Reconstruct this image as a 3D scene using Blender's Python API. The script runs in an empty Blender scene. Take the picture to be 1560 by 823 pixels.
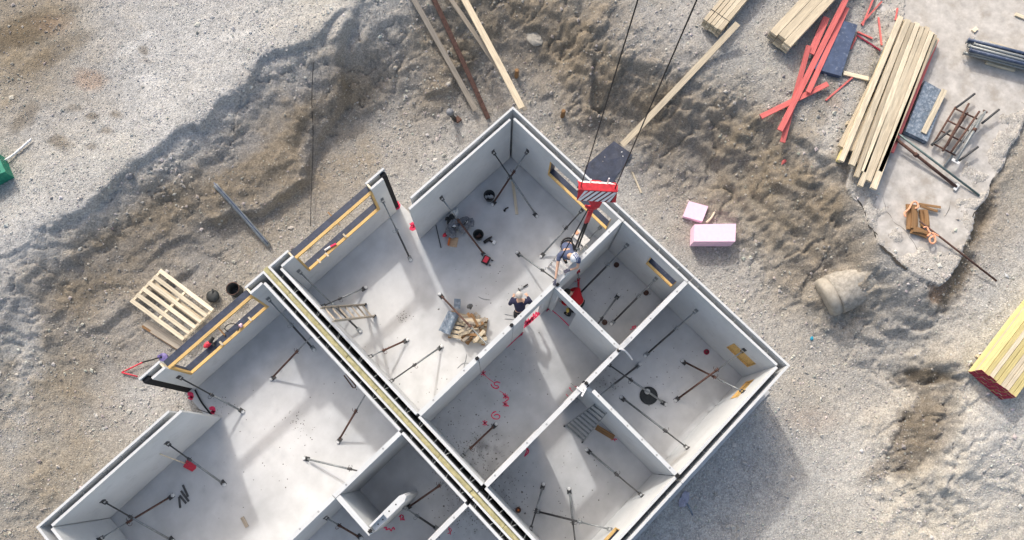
import bpy, math, random
import numpy as np
from mathutils import Vector, Matrix
random.seed(7); RNG = np.random.default_rng(7)
SC = bpy.context.scene
COL = SC.collection
PI = math.pi
# ------------------------------------------------------------------ camera
FPX, TILT, ROLL, YAW, CAMZ = 1084.3, 14.88, 4.30, 131.38 - 180, 21.71
cd = bpy.data.cameras.new('camera'); cam = bpy.data.objects.new('camera', cd); COL.objects.link(cam)
CR = (Matrix.Rotation(math.radians(YAW), 4, 'Z') @ Matrix.Rotation(math.radians(TILT), 4, 'X')
      @ Matrix.Rotation(math.radians(ROLL), 4, 'Z'))
cam.matrix_world = Matrix.Translation((0, 0, CAMZ)) @ CR
cd.sensor_fit = 'HORIZONTAL'; cd.sensor_width = 36.0; cd.lens = 36.0 * FPX / 1560.0
cd.clip_start = 0.1; cd.clip_end = 3000
SC.camera = cam
SC.cycles.max_bounces = 12; SC.cycles.diffuse_bounces = 8
SC.view_settings.view_transform = 'Standard'; SC.view_settings.look = 'None'
SC.view_settings.exposure = 0.52; SC.view_settings.gamma = 1
# ------------------------------------------------------------------ light
SUN_EL, SUN_AZ = 40.0, 70.5          # azimuth: counter-clockwise from +X
w = bpy.data.worlds.new('World'); SC.world = w; w.use_nodes = True
nt = w.node_tree; bg = nt.nodes['Background']
sky = nt.nodes.new('ShaderNodeTexSky'); sky.sky_type = 'NISHITA'; sky.sun_disc = False
sky.sun_elevation = math.radians(SUN_EL); sky.sun_rotation = math.radians(90 - SUN_AZ)
sky.air_density = 1.3; sky.dust_density = 6.0; sky.ozone_density = 0.4
nt.links.new(sky.outputs[0], bg.inputs[0]); bg.inputs[1].default_value = 0.15
sd = bpy.data.lights.new('sun', 'SUN'); sun = bpy.data.objects.new('sun', sd); COL.objects.link(sun)
sd.energy = 1.6; sd.angle = math.radians(2.2); sd.color = (1.0, 0.975, 0.935)
ce = math.cos(math.radians(SUN_EL))
SUNV = Vector((ce * math.cos(math.radians(SUN_AZ)), ce * math.sin(math.radians(SUN_AZ)), math.sin(math.radians(SUN_EL))))
sun.rotation_euler = SUNV.to_track_quat('Z', 'Y').to_euler(); sun.location = (0, 0, 40)

# ------------------------------------------------------------------ pixel (photo 1560 x 823) -> world point
CR3 = np.array(CR.to_3x3())
def ray(px, py): return CR3 @ np.array([(px - 780) / FPX, -(py - 411.5) / FPX, -1.0])
def at(px, py, z=0.0):
    d = ray(px, py); return Vector(d * ((z - CAMZ) / d[2]) + np.array([0, 0, CAMZ]))
def on(px, py, ax, val):
    d = ray(px, py); i = 'xyz'.index(ax); o = np.array([0, 0, CAMZ]); return Vector(o + d * ((val - o[i]) / d[i]))

# ------------------------------------------------------------------ materials
def mat(name, col, rough=0.85, var=0.15, scale=6.0, bump=0.1, bscale=60.0, metal=0.0, rnd=0.0, stain=None, grain=False, attr=None, spec=0.3):
    m = bpy.data.materials.new(name); m.use_nodes = True
    t = m.node_tree; N, L = t.nodes, t.links; b = N['Principled BSDF']
    b.inputs['Roughness'].default_value = rough; b.inputs['Metallic'].default_value = metal
    b.inputs['Specular IOR Level'].default_value = spec
    tc = N.new('ShaderNodeTexCoord'); geo = N.new('ShaderNodeNewGeometry')
    vec = geo.outputs['Position']
    if grain:
        mp = N.new('ShaderNodeMapping'); mp.inputs['Scale'].default_value = (0.7, 14, 14)
        L.new(tc.outputs['Object'], mp.inputs[0]); vec = mp.outputs[0]
    n = N.new('ShaderNodeTexNoise'); n.inputs['Scale'].default_value = scale; n.inputs['Detail'].default_value = 6
    n.inputs['Roughness'].default_value = 0.65; L.new(vec, n.inputs['Vector'])
    r = N.new('ShaderNodeMapRange'); r.inputs[1].default_value = 0.3; r.inputs[2].default_value = 0.7
    r.inputs[3].default_value = 1 - var; r.inputs[4].default_value = 1 + var; L.new(n.outputs[0], r.inputs[0])
    mul = N.new('ShaderNodeMix'); mul.data_type = 'RGBA'; mul.blend_type = 'MULTIPLY'; mul.inputs[0].default_value = 1
    if attr:
        a = N.new('ShaderNodeAttribute'); a.attribute_name = attr; L.new(a.outputs['Color'], mul.inputs[6])
    else: mul.inputs[6].default_value = (*col, 1)
    L.new(r.outputs[0], mul.inputs[7]); out = mul.outputs[2]
    if rnd:
        oi = N.new('ShaderNodeObjectInfo'); hs = N.new('ShaderNodeMapRange')
        hs.inputs[3].default_value = 1 - rnd; hs.inputs[4].default_value = 1 + rnd * .7; L.new(oi.outputs['Random'], hs.inputs[0])
        m2 = N.new('ShaderNodeMix'); m2.data_type = 'RGBA'; m2.blend_type = 'MULTIPLY'; m2.inputs[0].default_value = 1
        L.new(out, m2.inputs[6]); L.new(hs.outputs[0], m2.inputs[7]); out = m2.outputs[2]
    if stain:
        sc, sv, lo, hi = stain
        n2 = N.new('ShaderNodeTexNoise'); n2.inputs['Scale'].default_value = sc; n2.inputs['Detail'].default_value = 8
        n2.inputs['Roughness'].default_value = 0.7; L.new(geo.outputs['Position'], n2.inputs['Vector'])
        r2 = N.new('ShaderNodeMapRange'); r2.inputs[1].default_value = lo; r2.inputs[2].default_value = hi; L.new(n2.outputs[0], r2.inputs[0])
        m3 = N.new('ShaderNodeMix'); m3.data_type = 'RGBA'; L.new(r2.outputs[0], m3.inputs[0])
        L.new(out, m3.inputs[6]); m3.inputs[7].default_value = (*sv, 1); out = m3.outputs[2]
    L.new(out, b.inputs['Base Color'])
    if bump:
        n3 = N.new('ShaderNodeTexNoise'); n3.inputs['Scale'].default_value = bscale; n3.inputs['Detail'].default_value = 5
        L.new(vec if grain else geo.outputs['Position'], n3.inputs['Vector'])
        bp = N.new('ShaderNodeBump'); bp.inputs['Strength'].default_value = bump; bp.inputs['Distance'].default_value = 0.02
        L.new(n3.outputs[0], bp.inputs['Height']); L.new(bp.outputs[0], b.inputs['Normal'])
    return m
M = {}
M['wall'] = mat('wall_concrete', (.54, .56, .575), .8, .10, 1.3, .12, 40, stain=(2.6, (.43, .44, .45), .52, .76))
M['walltop'] = M['wall']
M['joint'] = mat('joint_rubber', (.02, .02, .022), .9, .2, 20, 0)
M['mortar'] = mat('mortar_grey', (.13, .13, .135), .95, .2, 20, 0)
M['void'] = mat('cavity_black', (.012, .013, .016), .95, .2, 20, 0)  # near-black: painted shade low in the cavities, and the bay end seals
M['wool'] = mat('mineral_wool', (.40, .37, .20), .95, .3, 9, .6, 50, stain=(14, (.52, .50, .36), .5, .8))
M['film'] = mat('film_faced_plywood', (.035, .045, .075), .45, .35, 5, .05, 40, stain=(7, (.12, .13, .16), .58, .8))
M['form'] = mat('form_timber', (.62, .42, .17), .75, .25, 3, .15, 30, grain=True, rnd=.15)
M['osb'] = mat('osb_board', (.62, .42, .16), .8, .35, 22, .3, 60)
M['steelg'] = mat('galvanised_steel', (.24, .26, .27), .5, .3, 12, .08, 60, metal=.35)
M['steeld'] = mat('dark_steel', (.075, .077, .08), .6, .3, 12, .08, 60, metal=.3)
M['rust'] = mat('rusty_steel', (.11, .062, .05), .8, .45, 14, .2, 70, metal=.15)
M['plate'] = mat('pale_foot_plate', (.62, .63, .63), .6, .2, 20, .05)
M['alu'] = mat('ladder_aluminium', (.55, .54, .52), .45, .2, 12, .05, metal=.35)
M['woodold'] = mat('weathered_timber', (.50, .43, .32), .85, .3, 2.5, .25, 25, grain=True, rnd=.22)
M['woodnew'] = mat('pale_timber', (.66, .58, .44), .8, .34, 2.5, .25, 25, grain=True, rnd=.26)
M['woody'] = mat('yellow_timber', (.62, .53, .25), .75, .3, 2.5, .25, 25, grain=True, rnd=.26)
M['woodbr'] = mat('brown_timber', (.25, .145, .07), .85, .35, 2.5, .25, 25, grain=True, rnd=.2)
M['woodgr'] = mat('grey_timber', (.33, .29, .24), .85, .3, 2.5, .25, 25, grain=True, rnd=.22)
M['redplank'] = mat('red_painted_timber', (.62, .15, .14), .75, .25, 2.5, .2, 25, grain=True, rnd=.18)
M['redend'] = mat('red_end_paint', (.28, .03, .06), .8, .5, 14, .2)
M['crane'] = mat('crane_red_paint', (.50, .012, .025), .4, .25, 14, .05, spec=.5)
M['white'] = mat('white_paint', (.78, .76, .76), .6, .1, 14, .03)
M['black'] = mat('black_rubber', (.018, .018, .02), .6, .3, 20, .05)
M['plastic'] = mat('black_plastic', (.03, .034, .036), .5, .3, 12, .08)
M['bluesheet'] = mat('blue_grey_sheet', (.13, .17, .22), .55, .3, 5, .15, 20, stain=(9, (.40, .44, .50), .48, .68))
M['bluepanel'] = mat('dark_blue_panel', (.065, .09, .155), .5, .25, 5, .1, 20, stain=(8, (.30, .34, .42), .55, .80))
M['pink'] = mat('pink_foam', (.82, .57, .73), .9, .06, 10, .1, 90)
M['pinkd'] = mat('pink_foam_side', (.74, .46, .62), .9, .06, 10, .1, 90)
M['chalk'] = mat('red_marking_paint', (.70, .05, .12), .9, .25, 30, 0)
M['orange'] = mat('orange_plastic', (.60, .16, .04), .6, .2, 20, .05)
M['rope'] = mat('orange_strap', (.75, .36, .22), .8, .2, 30, .1)
M['tan'] = mat('tan_cardboard', (.48, .34, .22), .9, .15, 20, .05)
M['red'] = mat('red_plastic', (.60, .04, .07), .6, .2, 20, .05)
M['green'] = mat('green_paint', (.03, .24, .16), .5, .2, 8, .05)
M['greyplastic'] = mat('grey_plastic_sheet', (.17, .18, .20), .5, .35, 9, .5, 18)
M['whiteplastic'] = mat('white_plastic', (.75, .74, .70), .6, .1, 10, .05)
M['pile'] = mat('old_concrete', (.36, .335, .29), .9, .2, 7, .35, 30)
M['purple'] = mat('purple_plastic', (.16, .13, .32), .5, .2, 10, .05)
M['skin'] = mat('skin', (.52, .33, .24), .6, .08, 20, 0)
M['hairg'] = mat('grey_hair', (.45, .43, .41), .8, .25, 60, .3)
M['haird'] = mat('dark_hair', (.03, .025, .02), .7, .25, 60, .3)
M['navy'] = mat('navy_cloth', (.022, .024, .055), .9, .2, 14, .15)
M['bluecloth'] = mat('blue_grey_cloth', (.075, .095, .17), .9, .2, 14, .15)
M['darkcloth'] = mat('dark_cloth', (.025, .026, .03), .9, .2, 14, .15)
M['redcloth'] = mat('red_cloth', (.42, .012, .02), .85, .15, 14, .15)
M['helmet'] = mat('helmet_shell', (.75, .77, .80), .35, .04, 10, 0, spec=.5)
M['helmetb'] = mat('helmet_stripe', (.05, .08, .22), .4, .1, 10, 0)
M['glove'] = mat('grey_glove', (.10, .10, .14), .9, .2, 20, .1)
M['yellow'] = mat('yellow_trim', (.65, .50, .10), .7, .15, 20, 0)

# ------------------------------------------------------------------ mesh helpers
ORG = {}
def vlist(a): return [Vector(p) for p in a]
class MB:
    def __init__(s): s.v = []; s.f = []
    def add(s, vs, fs):
        b = len(s.v); s.v += [tuple(p) for p in vs]; s.f += [tuple(b + i for i in f) for f in fs]; return s
    def box(s, x0, x1, y0, y1, z0, z1):
        return s.add([(x0, y0, z0), (x1, y0, z0), (x1, y1, z0), (x0, y1, z0), (x0, y0, z1), (x1, y0, z1), (x1, y1, z1), (x0, y1, z1)],
                     [(0, 3, 2, 1), (4, 5, 6, 7), (0, 1, 5, 4), (1, 2, 6, 5), (2, 3, 7, 6), (3, 0, 4, 7)])
    def frame(s, p, q, up=(0, 0, 1)):
        p, q = Vector(p), Vector(q); d = (q - p).normalized(); u = Vector(up)
        a = d.cross(u)
        if a.length < 1e-4: a = d.cross(Vector((1, 0, 0)))
        a.normalize(); return p, q, d, a, a.cross(d)
    def bar(s, p, q, wd, th, up=(0, 0, 1)):
        p, q, d, a, b = s.frame(p, q, up); vs = []
        for c in (p, q):
            for i, j in ((-1, -1), (1, -1), (1, 1), (-1, 1)): vs.append(c + a * (i * wd / 2) + b * (j * th / 2))
        return s.add(vs, [(3, 2, 1, 0), (4, 5, 6, 7), (0, 1, 5, 4), (1, 2, 6, 5), (2, 3, 7, 6), (3, 0, 4, 7)])
    def tube(s, pts, r, n=8, caps=True):
        pts = vlist(pts); rs = r if isinstance(r, (list, tuple)) else [r] * len(pts); vs = []; fs = []
        pa = None
        for i, p in enumerate(pts):
            d = (pts[min(i + 1, len(pts) - 1)] - pts[max(i - 1, 0)])
            d = d.normalized() if d.length > 1e-9 else Vector((0, 0, 1))
            a = (pa - d * pa.dot(d)) if pa else d.cross(Vector((0, 0, 1)))
            if a.length < 1e-3: a = d.cross(Vector((1, 0, 0)))
            a.normalize(); pa = a; b = d.cross(a)
            for k in range(n):
                t = 2 * PI * k / n; vs.append(p + (a * math.cos(t) + b * math.sin(t)) * rs[i])
        for i in range(len(pts) - 1):
            for k in range(n): fs.append((i * n + k, i * n + (k + 1) % n, (i + 1) * n + (k + 1) % n, (i + 1) * n + k))
        if caps: fs.append(tuple(range(n - 1, -1, -1))); fs.append(tuple(range((len(pts) - 1) * n, len(pts) * n)))
        return s.add(vs, fs)
    def lathe(s, c, prof, n=20, ax=(0, 0, 1)):
        c = Vector(c); z = Vector(ax).normalized(); a = z.cross(Vector((0, 1, 0)))
        if a.length < 1e-3: a = Vector((1, 0, 0))
        a.normalize(); b = z.cross(a); vs = []; fs = []
        for r, h in prof:
            for k in range(n):
                t = 2 * PI * k / n; vs.append(c + z * h + (a * math.cos(t) + b * math.sin(t)) * r)
        for i in range(len(prof) - 1):
            for k in range(n): fs.append((i * n + k, i * n + (k + 1) % n, (i + 1) * n + (k + 1) % n, (i + 1) * n + k))
        fs.append(tuple(range(n - 1, -1, -1))); fs.append(tuple(range((len(prof) - 1) * n, len(prof) * n)))
        return s.add(vs, fs)
    def torus(s, c, R, r, ax=(0, 0, 1), n=16, m=6, arc=1.0):
        c = Vector(c); z = Vector(ax).normalized(); a = z.cross(Vector((0, 1, 0)))
        if a.length < 1e-3: a = Vector((1, 0, 0))
        a.normalize(); b = z.cross(a)
        k = int(n * arc)
        return s.tube([c + (a * math.cos(2 * PI * i / n) + b * math.sin(2 * PI * i / n)) * R for i in range(k + 1)], r, m)
    def prism(s, poly, z0, z1):
        n = len(poly); vs = [(p[0], p[1], z0) for p in poly] + [(p[0], p[1], z1) for p in poly]
        return s.add(vs, [tuple(range(n - 1, -1, -1)), tuple(range(n, 2 * n))] + [(i, (i + 1) % n, n + (i + 1) % n, n + i) for i in range(n)])
    def blob(s, c, r, n=8, m=6, jit=0.0, rot=None):
        c = Vector(c); r = (r, r, r) if not isinstance(r, (tuple, list)) else r; vs = []; fs = []
        for i in range(m + 1):
            ph = PI * i / m
            for k in range(n):
                t = 2 * PI * k / n; j = 1 + random.uniform(-jit, jit)
                q = Vector((r[0] * math.sin(ph) * math.cos(t), r[1] * math.sin(ph) * math.sin(t), r[2] * math.cos(ph))) * j
                if rot: q = rot @ q
                vs.append(c + q)
        for i in range(m):
            for k in range(n): fs.append((i * n + k, (i + 1) * n + k, (i + 1) * n + (k + 1) % n, i * n + (k + 1) % n))
        return s.add(vs, fs)
    def build(s, name, m, parent=None, smooth=False, origin=None):
        if parent is not None: o = ORG[parent.name]
        elif origin is not None: o = Vector(origin)
        else:
            a = np.array(s.v); o = Vector((a[:, 0].mean(), a[:, 1].mean(), a[:, 2].min()))
        me = bpy.data.meshes.new(name)
        me.from_pydata([(p[0] - o[0], p[1] - o[1], p[2] - o[2]) for p in s.v], [], s.f); me.materials.append(m)
        if smooth: me.polygons.foreach_set('use_smooth', [True] * len(me.polygons))
        me.update(); ob = bpy.data.objects.new(name, me); COL.objects.link(ob)
        if parent is not None: ob.parent = parent
        else: ob.location = o
        ORG[ob.name] = o; return ob
def tag(o, label=None, cat=None, group=None, kind=None):
    if label: o['label'] = label
    if cat: o['category'] = cat
    if group: o['group'] = group
    if kind: o['kind'] = kind
    return o
def thing(name, label, cat, loc, group=None):
    o = bpy.data.objects.new(name, None); COL.objects.link(o); o.location = loc; o.empty_display_size = .2
    ORG[o.name] = Vector(loc); return tag(o, label, cat, group)
def plank(name, p, q, wd, th, m, parent=None, up=(0, 0, 1), bow=0.0):
    """board from p to q (centre line); own local X axis along its length, so that the grain follows it"""
    p, q = Vector(p), Vector(q); L = (q - p).length; d = (q - p).normalized(); u = Vector(up)
    y = u.cross(d).normalized(); z = d.cross(y); vs = []; fs = []
    n = 4 if bow else 1
    for i in range(n + 1):
        x = -L / 2 + L * i / n; dy = bow * (1 - (2 * i / n - 1) ** 2)
        for a, b in ((-1, -1), (1, -1), (1, 1), (-1, 1)): vs.append((x, a * wd / 2 + dy, b * th / 2))
    for i in range(n):
        for k in range(4): fs.append((i * 4 + k, (i + 1) * 4 + k, (i + 1) * 4 + (k + 1) % 4, i * 4 + (k + 1) % 4))
    fs += [(0, 1, 2, 3), (n * 4 + 3, n * 4 + 2, n * 4 + 1, n * 4)]
    me = bpy.data.meshes.new(name); me.from_pydata(vs, [], fs); me.materials.append(m); me.update()
    ob = bpy.data.objects.new(name, me); COL.objects.link(ob)
    R = Matrix((d, y, z)).transposed(); c = (p + q) / 2
    if parent is not None: ob.parent = parent; c = c - ORG[parent.name]
    ob.location = c; ob.rotation_euler = R.to_euler(); ORG[ob.name] = (p + q) / 2
    return ob
# ------------------------------------------------------------------ ground: one height field
# (photo x, photo y, height m, soil 0 grey gravel .. 1 brown earth)
CTRL = [(-200,-200,2.3,.1),(0,-150,2.3,.3),(0,0,2.3,.75),(60,60,2.25,.8),(200,0,2.2,.0),(200,-200,2.2,0),(420,-200,2.2,0),(400,0,2.2,.05),(300,100,2.2,.0),(100,200,2.2,.15),(0,300,2.2,.1),(200,180,2.2,.05),(-200,300,2.2,.1),(500,0,2.2,.1),(560,-10,2.15,.2),(600,-150,2.1,.2),
(520,60,2.15,.2),(450,95,2.15,.2),(385,125,2.15,.2),(345,165,2.15,.2),(295,215,2.15,.15),(225,265,2.1,.2),(130,335,2.1,.15),(55,390,2.1,.2),(-10,460,2.0,.2),(-200,520,2.0,.2),
(525,95,1.5,.5),(470,125,1.5,.4),(410,160,1.45,.5),(370,205,1.4,.6),(320,255,1.35,.7),(245,305,1.3,.75),(160,365,1.3,.7),(90,425,1.35,.7),(35,500,1.3,.5),(-60,560,1.3,.3),
(530,130,1.15,.9),(460,180,1.1,.95),(410,250,1.05,.9),(340,300,.95,.9),(260,350,.85,.8),(180,410,.85,.8),(110,470,.85,.8),
(545,165,.25,.6),(490,205,.15,.6),(480,260,.1,.75),(465,320,.1,.6),(400,310,.25,.7),(350,360,.2,.7),(300,400,.2,.6),(240,440,.15,.6),(180,490,.3,.6),(130,540,.35,.6),(80,590,.4,.6),(30,640,.45,.35),(-50,700,.4,.4),
(520,300,0,.5),(440,360,0,.5),(340,440,0,.5),(250,520,0,.5),(190,570,0,.5),(150,640,.05,.5),(100,690,.1,.55),(40,740,.2,.6),(0,760,.2,.5),(200,600,0,.3),(50,800,0,.5),(-100,850,.1,.5),(0,900,0,.5),
(600,180,0,.4),(640,200,0,.35),(560,240,0,.6),(600,250,0,.3),(700,185,0,.4),(620,120,.5,.6),(570,110,.8,.7),(600,60,1.3,.5),(620,0,1.8,.3),(560,60,1.7,.4),
(660,150,.3,.75),(690,90,.75,.85),(660,40,1.2,.7),(700,0,1.55,.8),(700,-150,1.9,.8),(760,0,1.35,.9),(770,60,.8,.85),(740,110,.35,.7),(790,130,.2,.6),(760,160,.05,.6),(820,30,1.2,.9),(850,80,.75,.85),(840,150,.25,.6),(850,190,.0,.4),(840,-150,2.0,.8),
(880,0,1.85,.75),(900,50,1.65,.8),(930,110,1.35,.85),(900,140,.75,.85),(915,180,.3,.75),(880,200,.05,.5),(960,80,1.75,.5),(980,140,1.2,.8),(955,190,.35,.7),(940,250,0,.35),(1000,0,2.05,.3),(1000,-150,2.1,.2),(1030,60,2.0,.3),(1080,60,2.05,.25),(1040,130,1.6,.6),(1020,180,.9,.75),(1000,230,.35,.7),(1000,290,0,.4),
(1100,120,1.95,.45),(1090,170,1.5,.75),(1070,225,.7,.75),(1050,270,.2,.6),(1150,0,2.1,.15),(1150,80,2.1,.2),(1160,150,1.95,.5),(1150,210,1.45,.75),(1120,260,.75,.75),(1090,320,.1,.6),(1040,340,0,.4),
(1220,180,2.0,.5),(1215,240,1.8,.75),(1190,290,1.3,.8),(1160,340,.6,.7),(1130,400,0,.35),(1270,260,1.95,.5),(1260,310,1.55,.75),(1230,360,1.0,.75),(1190,410,.35,.65),(1150,450,0,.35),
(1310,330,1.9,.5),(1300,380,1.4,.65),(1260,410,.8,.65),(1225,470,.2,.6),(1190,500,0,.4),(1350,400,1.75,.3),(1330,440,1.2,.45),(1300,490,.55,.4),(1290,540,.15,.4),(1230,550,0,.35),(1390,430,1.8,.3),(1380,480,1.35,.3),(1370,540,.7,.3),(1400,520,1.1,.35),
(1400,230,2.03,.4),(1400,350,2.0,.4),(1350,300,2.03,.4),(1350,0,2.1,.3),(1450,50,2.1,.3),(1450,150,2.05,.4),(1450,420,1.85,.6),(1500,340,1.9,.6),(1530,260,1.95,.6),(1560,100,2.1,.3),(1560,400,1.95,.1),(1700,400,2.0,.1),(1700,0,2.1,.3),(1500,450,1.85,.1),(1350,-200,2.2,.3),(1600,-200,2.2,.3),
(1430,560,1.45,.5),(1400,580,.75,.35),(1340,590,.15,.25),(1500,550,1.7,.0),(1480,620,1.6,.0),(1450,650,1.35,.2),(1415,660,.9,.6),(1370,640,.4,.35),(1300,640,.05,.3),(1430,720,.95,.3),(1390,720,.55,.5),(1340,720,.15,.25),(1480,720,1.3,.05),(1560,700,1.6,0),(1700,700,1.7,0),(1400,780,.4,.15),(1450,800,.75,.05),(1560,820,1.2,0),(1700,900,1.3,0),(1450,950,.6,0),(1300,800,0,.1),(1240,720,-.03,.05),(1240,640,0,.3),(1200,600,0,.35),(1150,680,-.05,.0),(1100,740,-.05,.0),(1050,800,-.05,.0),(1200,900,-.05,.1),(1350,900,.1,.1),(1000,900,0,.1),(780,950,0,.2),(400,950,0,.2),(200,900,0,.4)]
def low(a, b, h):                                  # the left bank is lower than the right one
    k = min(max((700 - a) / 250, 0), 1); return h * (1 - .36 * k) if h > .3 else h
CTRL = [(a, b, low(a, b, h), s) for a, b, h, s in CTRL]
cp = np.array([(*at(a, b, h)[:2], h, s) for a, b, h, s in CTRL])
for x in (-9, -5.2, -1, 3, 7):                    # the level pad round the building
    for y in (-4.6, 0, 3):
        cp = np.vstack([cp, (x, y, -.05, .1)])
def phi(r): return np.sqrt(r * r + .25)
def fit_rbf(P, V):
    n = len(P); r = np.linalg.norm(P[:, None] - P[None], axis=2); A = np.zeros((n + 1, n + 1))
    A[:n, :n] = phi(r) - np.eye(n) * .02; A[:n, n] = 1; A[n, :n] = 1
    return np.linalg.solve(A, np.vstack([V, np.zeros((1, V.shape[1]))]))
RW = fit_rbf(cp[:, :2], cp[:, 2:4])
def hash2(ix, iy, seed):
    v = np.sin(ix * 127.1 + iy * 311.7 + seed * 74.7) * 43758.5453
    return v - np.floor(v)
def vnoise(x, y, seed=0):
    ix, iy = np.floor(x), np.floor(y); fx, fy = x - ix, y - iy
    fx = fx * fx * (3 - 2 * fx); fy = fy * fy * (3 - 2 * fy)
    a, b, c, d = hash2(ix, iy, seed), hash2(ix + 1, iy, seed), hash2(ix, iy + 1, seed), hash2(ix + 1, iy + 1, seed)
    return (a * (1 - fx) + b * fx) * (1 - fy) + (c * (1 - fx) + d * fx) * fy
def fbm(x, y, oct=4, seed=0, gain=.5):
    o = np.zeros_like(x); amp = 1; tot = 0
    for i in range(oct):
        o += amp * vnoise(x * 2 ** i + i * 17.3, y * 2 ** i - i * 9.1, seed + i); tot += amp; amp *= gain
    return o / tot
# dense part follows the photograph's axes; outside it the sheet widens out to the horizon
STEP = .05
AX = np.array([math.cos(math.radians(YAW)), math.sin(math.radians(YAW))]); AY = np.array([-AX[1], AX[0]])
cen = at(780, 411, 0); C0 = np.array(cen[:2])
ga = np.arange(-21, 21 + STEP / 2, STEP); gb = np.arange(-12.5, 13.5 + STEP / 2, STEP)
far = np.array([.5, 1.5, 4, 10, 25, 60, 140, 320, 700.])
A = np.concatenate([ga[0] - far[::-1], ga, ga[-1] + far]); B = np.concatenate([gb[0] - far[::-1], gb, gb[-1] + far])
GA, GB = np.meshgrid(A, B, indexing='ij')
X = C0[0] + GA * AX[0] + GB * AY[0]; Y = C0[1] + GA * AX[1] + GB * AY[1]
sh = X.shape; xf, yf = X.ravel(), Y.ravel(); cl = np.stack([C0[0] + np.clip(GA, -21, 21).ravel() * AX[0] + np.clip(GB, -12.5, 13.5).ravel() * AY[0],
                                                            C0[1] + np.clip(GA, -21, 21).ravel() * AX[1] + np.clip(GB, -12.5, 13.5).ravel() * AY[1]], 1)
HS = np.empty((len(xf), 2))
for i in range(0, len(xf), 20000):
    q = cl[i:i + 20000]; HS[i:i + 20000] = phi(np.linalg.norm(q[:, None] - cp[None, :, :2], axis=2)) @ RW[:-1] + RW[-1]
Hh, Ss = HS[:, 0].reshape(sh), np.clip(HS[:, 1], 0, 1).reshape(sh)
Hs = Hh.copy()
gx, gy = np.gradient(Hs); slope = np.clip(np.hypot(gx, gy) / STEP, 0, 1.6); slope[:9] = slope[-9:] = 0; slope[:, :9] = slope[:, -9:] = 0
BLD = [(-9.36, 7.30, -4.2, 6.88), (-.95, 3.28, 6.5, 8.08), (-5.34, -1.1, 6.5, 8.08)]
def dist_bld(x, y):
    d = np.full_like(x, 1e9)
    for x0, x1, y0, y1 in BLD:
        dx = np.maximum(np.maximum(x0 - x, x - x1), 0); dy = np.maximum(np.maximum(y0 - y, y - y1), 0); d = np.minimum(d, np.hypot(dx, dy))
    return d
DB = dist_bld(X, Y); wb = np.clip(DB / .7, 0, 1); wb = wb * wb * (3 - 2 * wb)
# yard slab outline (photo pixels, on its own level)
YZ = 2.06
YARD = [(1345,-60),(1332,40),(1350,110),(1318,190),(1298,240),(1290,285),(1300,302),(1316,318),(1322,340),(1332,352),(1336,368),(1352,384),(1366,396),(1385,414),(1410,428),(1432,436),(1446,425),(1462,400),(1468,375),(1482,350),(1486,322),(1500,306),(1512,272),(1530,250),(1536,228),(1550,212),(1562,180),(1600,165),(1660,150),(1660,-60)]
yp = np.array([at(a, b, YZ)[:2] for a, b in YARD])
def inside(x, y, P):
    c = np.zeros(x.shape, bool); j = len(P) - 1
    for i in range(len(P)):
        t = ((P[i, 1] > y) != (P[j, 1] > y)) & (x < (P[j, 0] - P[i, 0]) * (y - P[i, 1]) / (P[j, 1] - P[i, 1] + 1e-12) + P[i, 0]); c ^= t; j = i
    return c
YIN = inside(X, Y, yp)
def ridged(x, y, oct, seed):
    o = 0; amp = 1; tot = 0; wgt = 1
    for i in range(oct):
        n = 1 - np.abs(2 * vnoise(x * 2.1 ** i + 7 * i, y * 2.1 ** i - 3 * i, seed + i) - 1); n = n * n * wgt; wgt = np.clip(n * 1.6, 0, 1); o = o + n * amp; tot += amp; amp *= .55
    return o / tot
def cell(x, y, seed):
    ix, iy = np.floor(x), np.floor(y); d1 = np.full(x.shape, 9.); val = np.zeros(x.shape)
    for a in (-1, 0, 1):
        for b in (-1, 0, 1):
            px, py = ix + a + hash2(ix + a, iy + b, seed), iy + b + hash2(ix + a, iy + b, seed + 5); d = (px - x) ** 2 + (py - y) ** 2
            k = d < d1; d1 = np.where(k, d, d1); val = np.where(k, hash2(ix + a, iy + b, seed + 9), val)
    return np.sqrt(d1), val
big = fbm(X * .55, Y * .55, 4, 3) - .5; mid = fbm(X * 1.7, Y * 1.7, 4, 11) - .5; fin = fbm(X * 6, Y * 6, 3, 23) - .5
wx, wy = X + mid * .5, Y + (fbm(X * 1.7 + 9, Y * 1.7, 3, 71) - .5) * .5
left = np.clip((2.5 - GA) / 5, 0, 1); rid = ridged(wx * .55, wy * 1.25, 5, 31) * (1 - left) + ridged(wx * 1.2, wy * .6, 5, 33) * left; cd1, cv1 = cell(wx * 2.3, wy * 2.3, 41); cd2, cv2 = cell(X * 6.5 + fin, Y * 6.5, 43)
# the bank breaks off in ledges: terraced heights where it is steep
q = (Hs + mid * .5 + big * .35) / .38; fr_ = q - np.floor(q); ter = (np.floor(q) + np.clip((fr_ - .5) / .28 + .5, 0, 1)) * .38 - mid * .5 - big * .35
sl1 = np.clip(slope * 1.6, 0, 1)
am = 1 - .40 * left
H = Hs + wb * ((ter - Hs) * sl1 * (.46 - .16 * left) + slope * am * .8 * ((rid - .4) * .30 + mid * .13 + big * .26 + (cv1 - .5) * .07 * (1 - np.clip(cd1, 0, 1)) + (cv2 - .5) * .06) + mid * .07 * (.4 + Ss) + (cv2 - .5) * .02 * Ss + fin * (.03 + .05 * slope))
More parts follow.
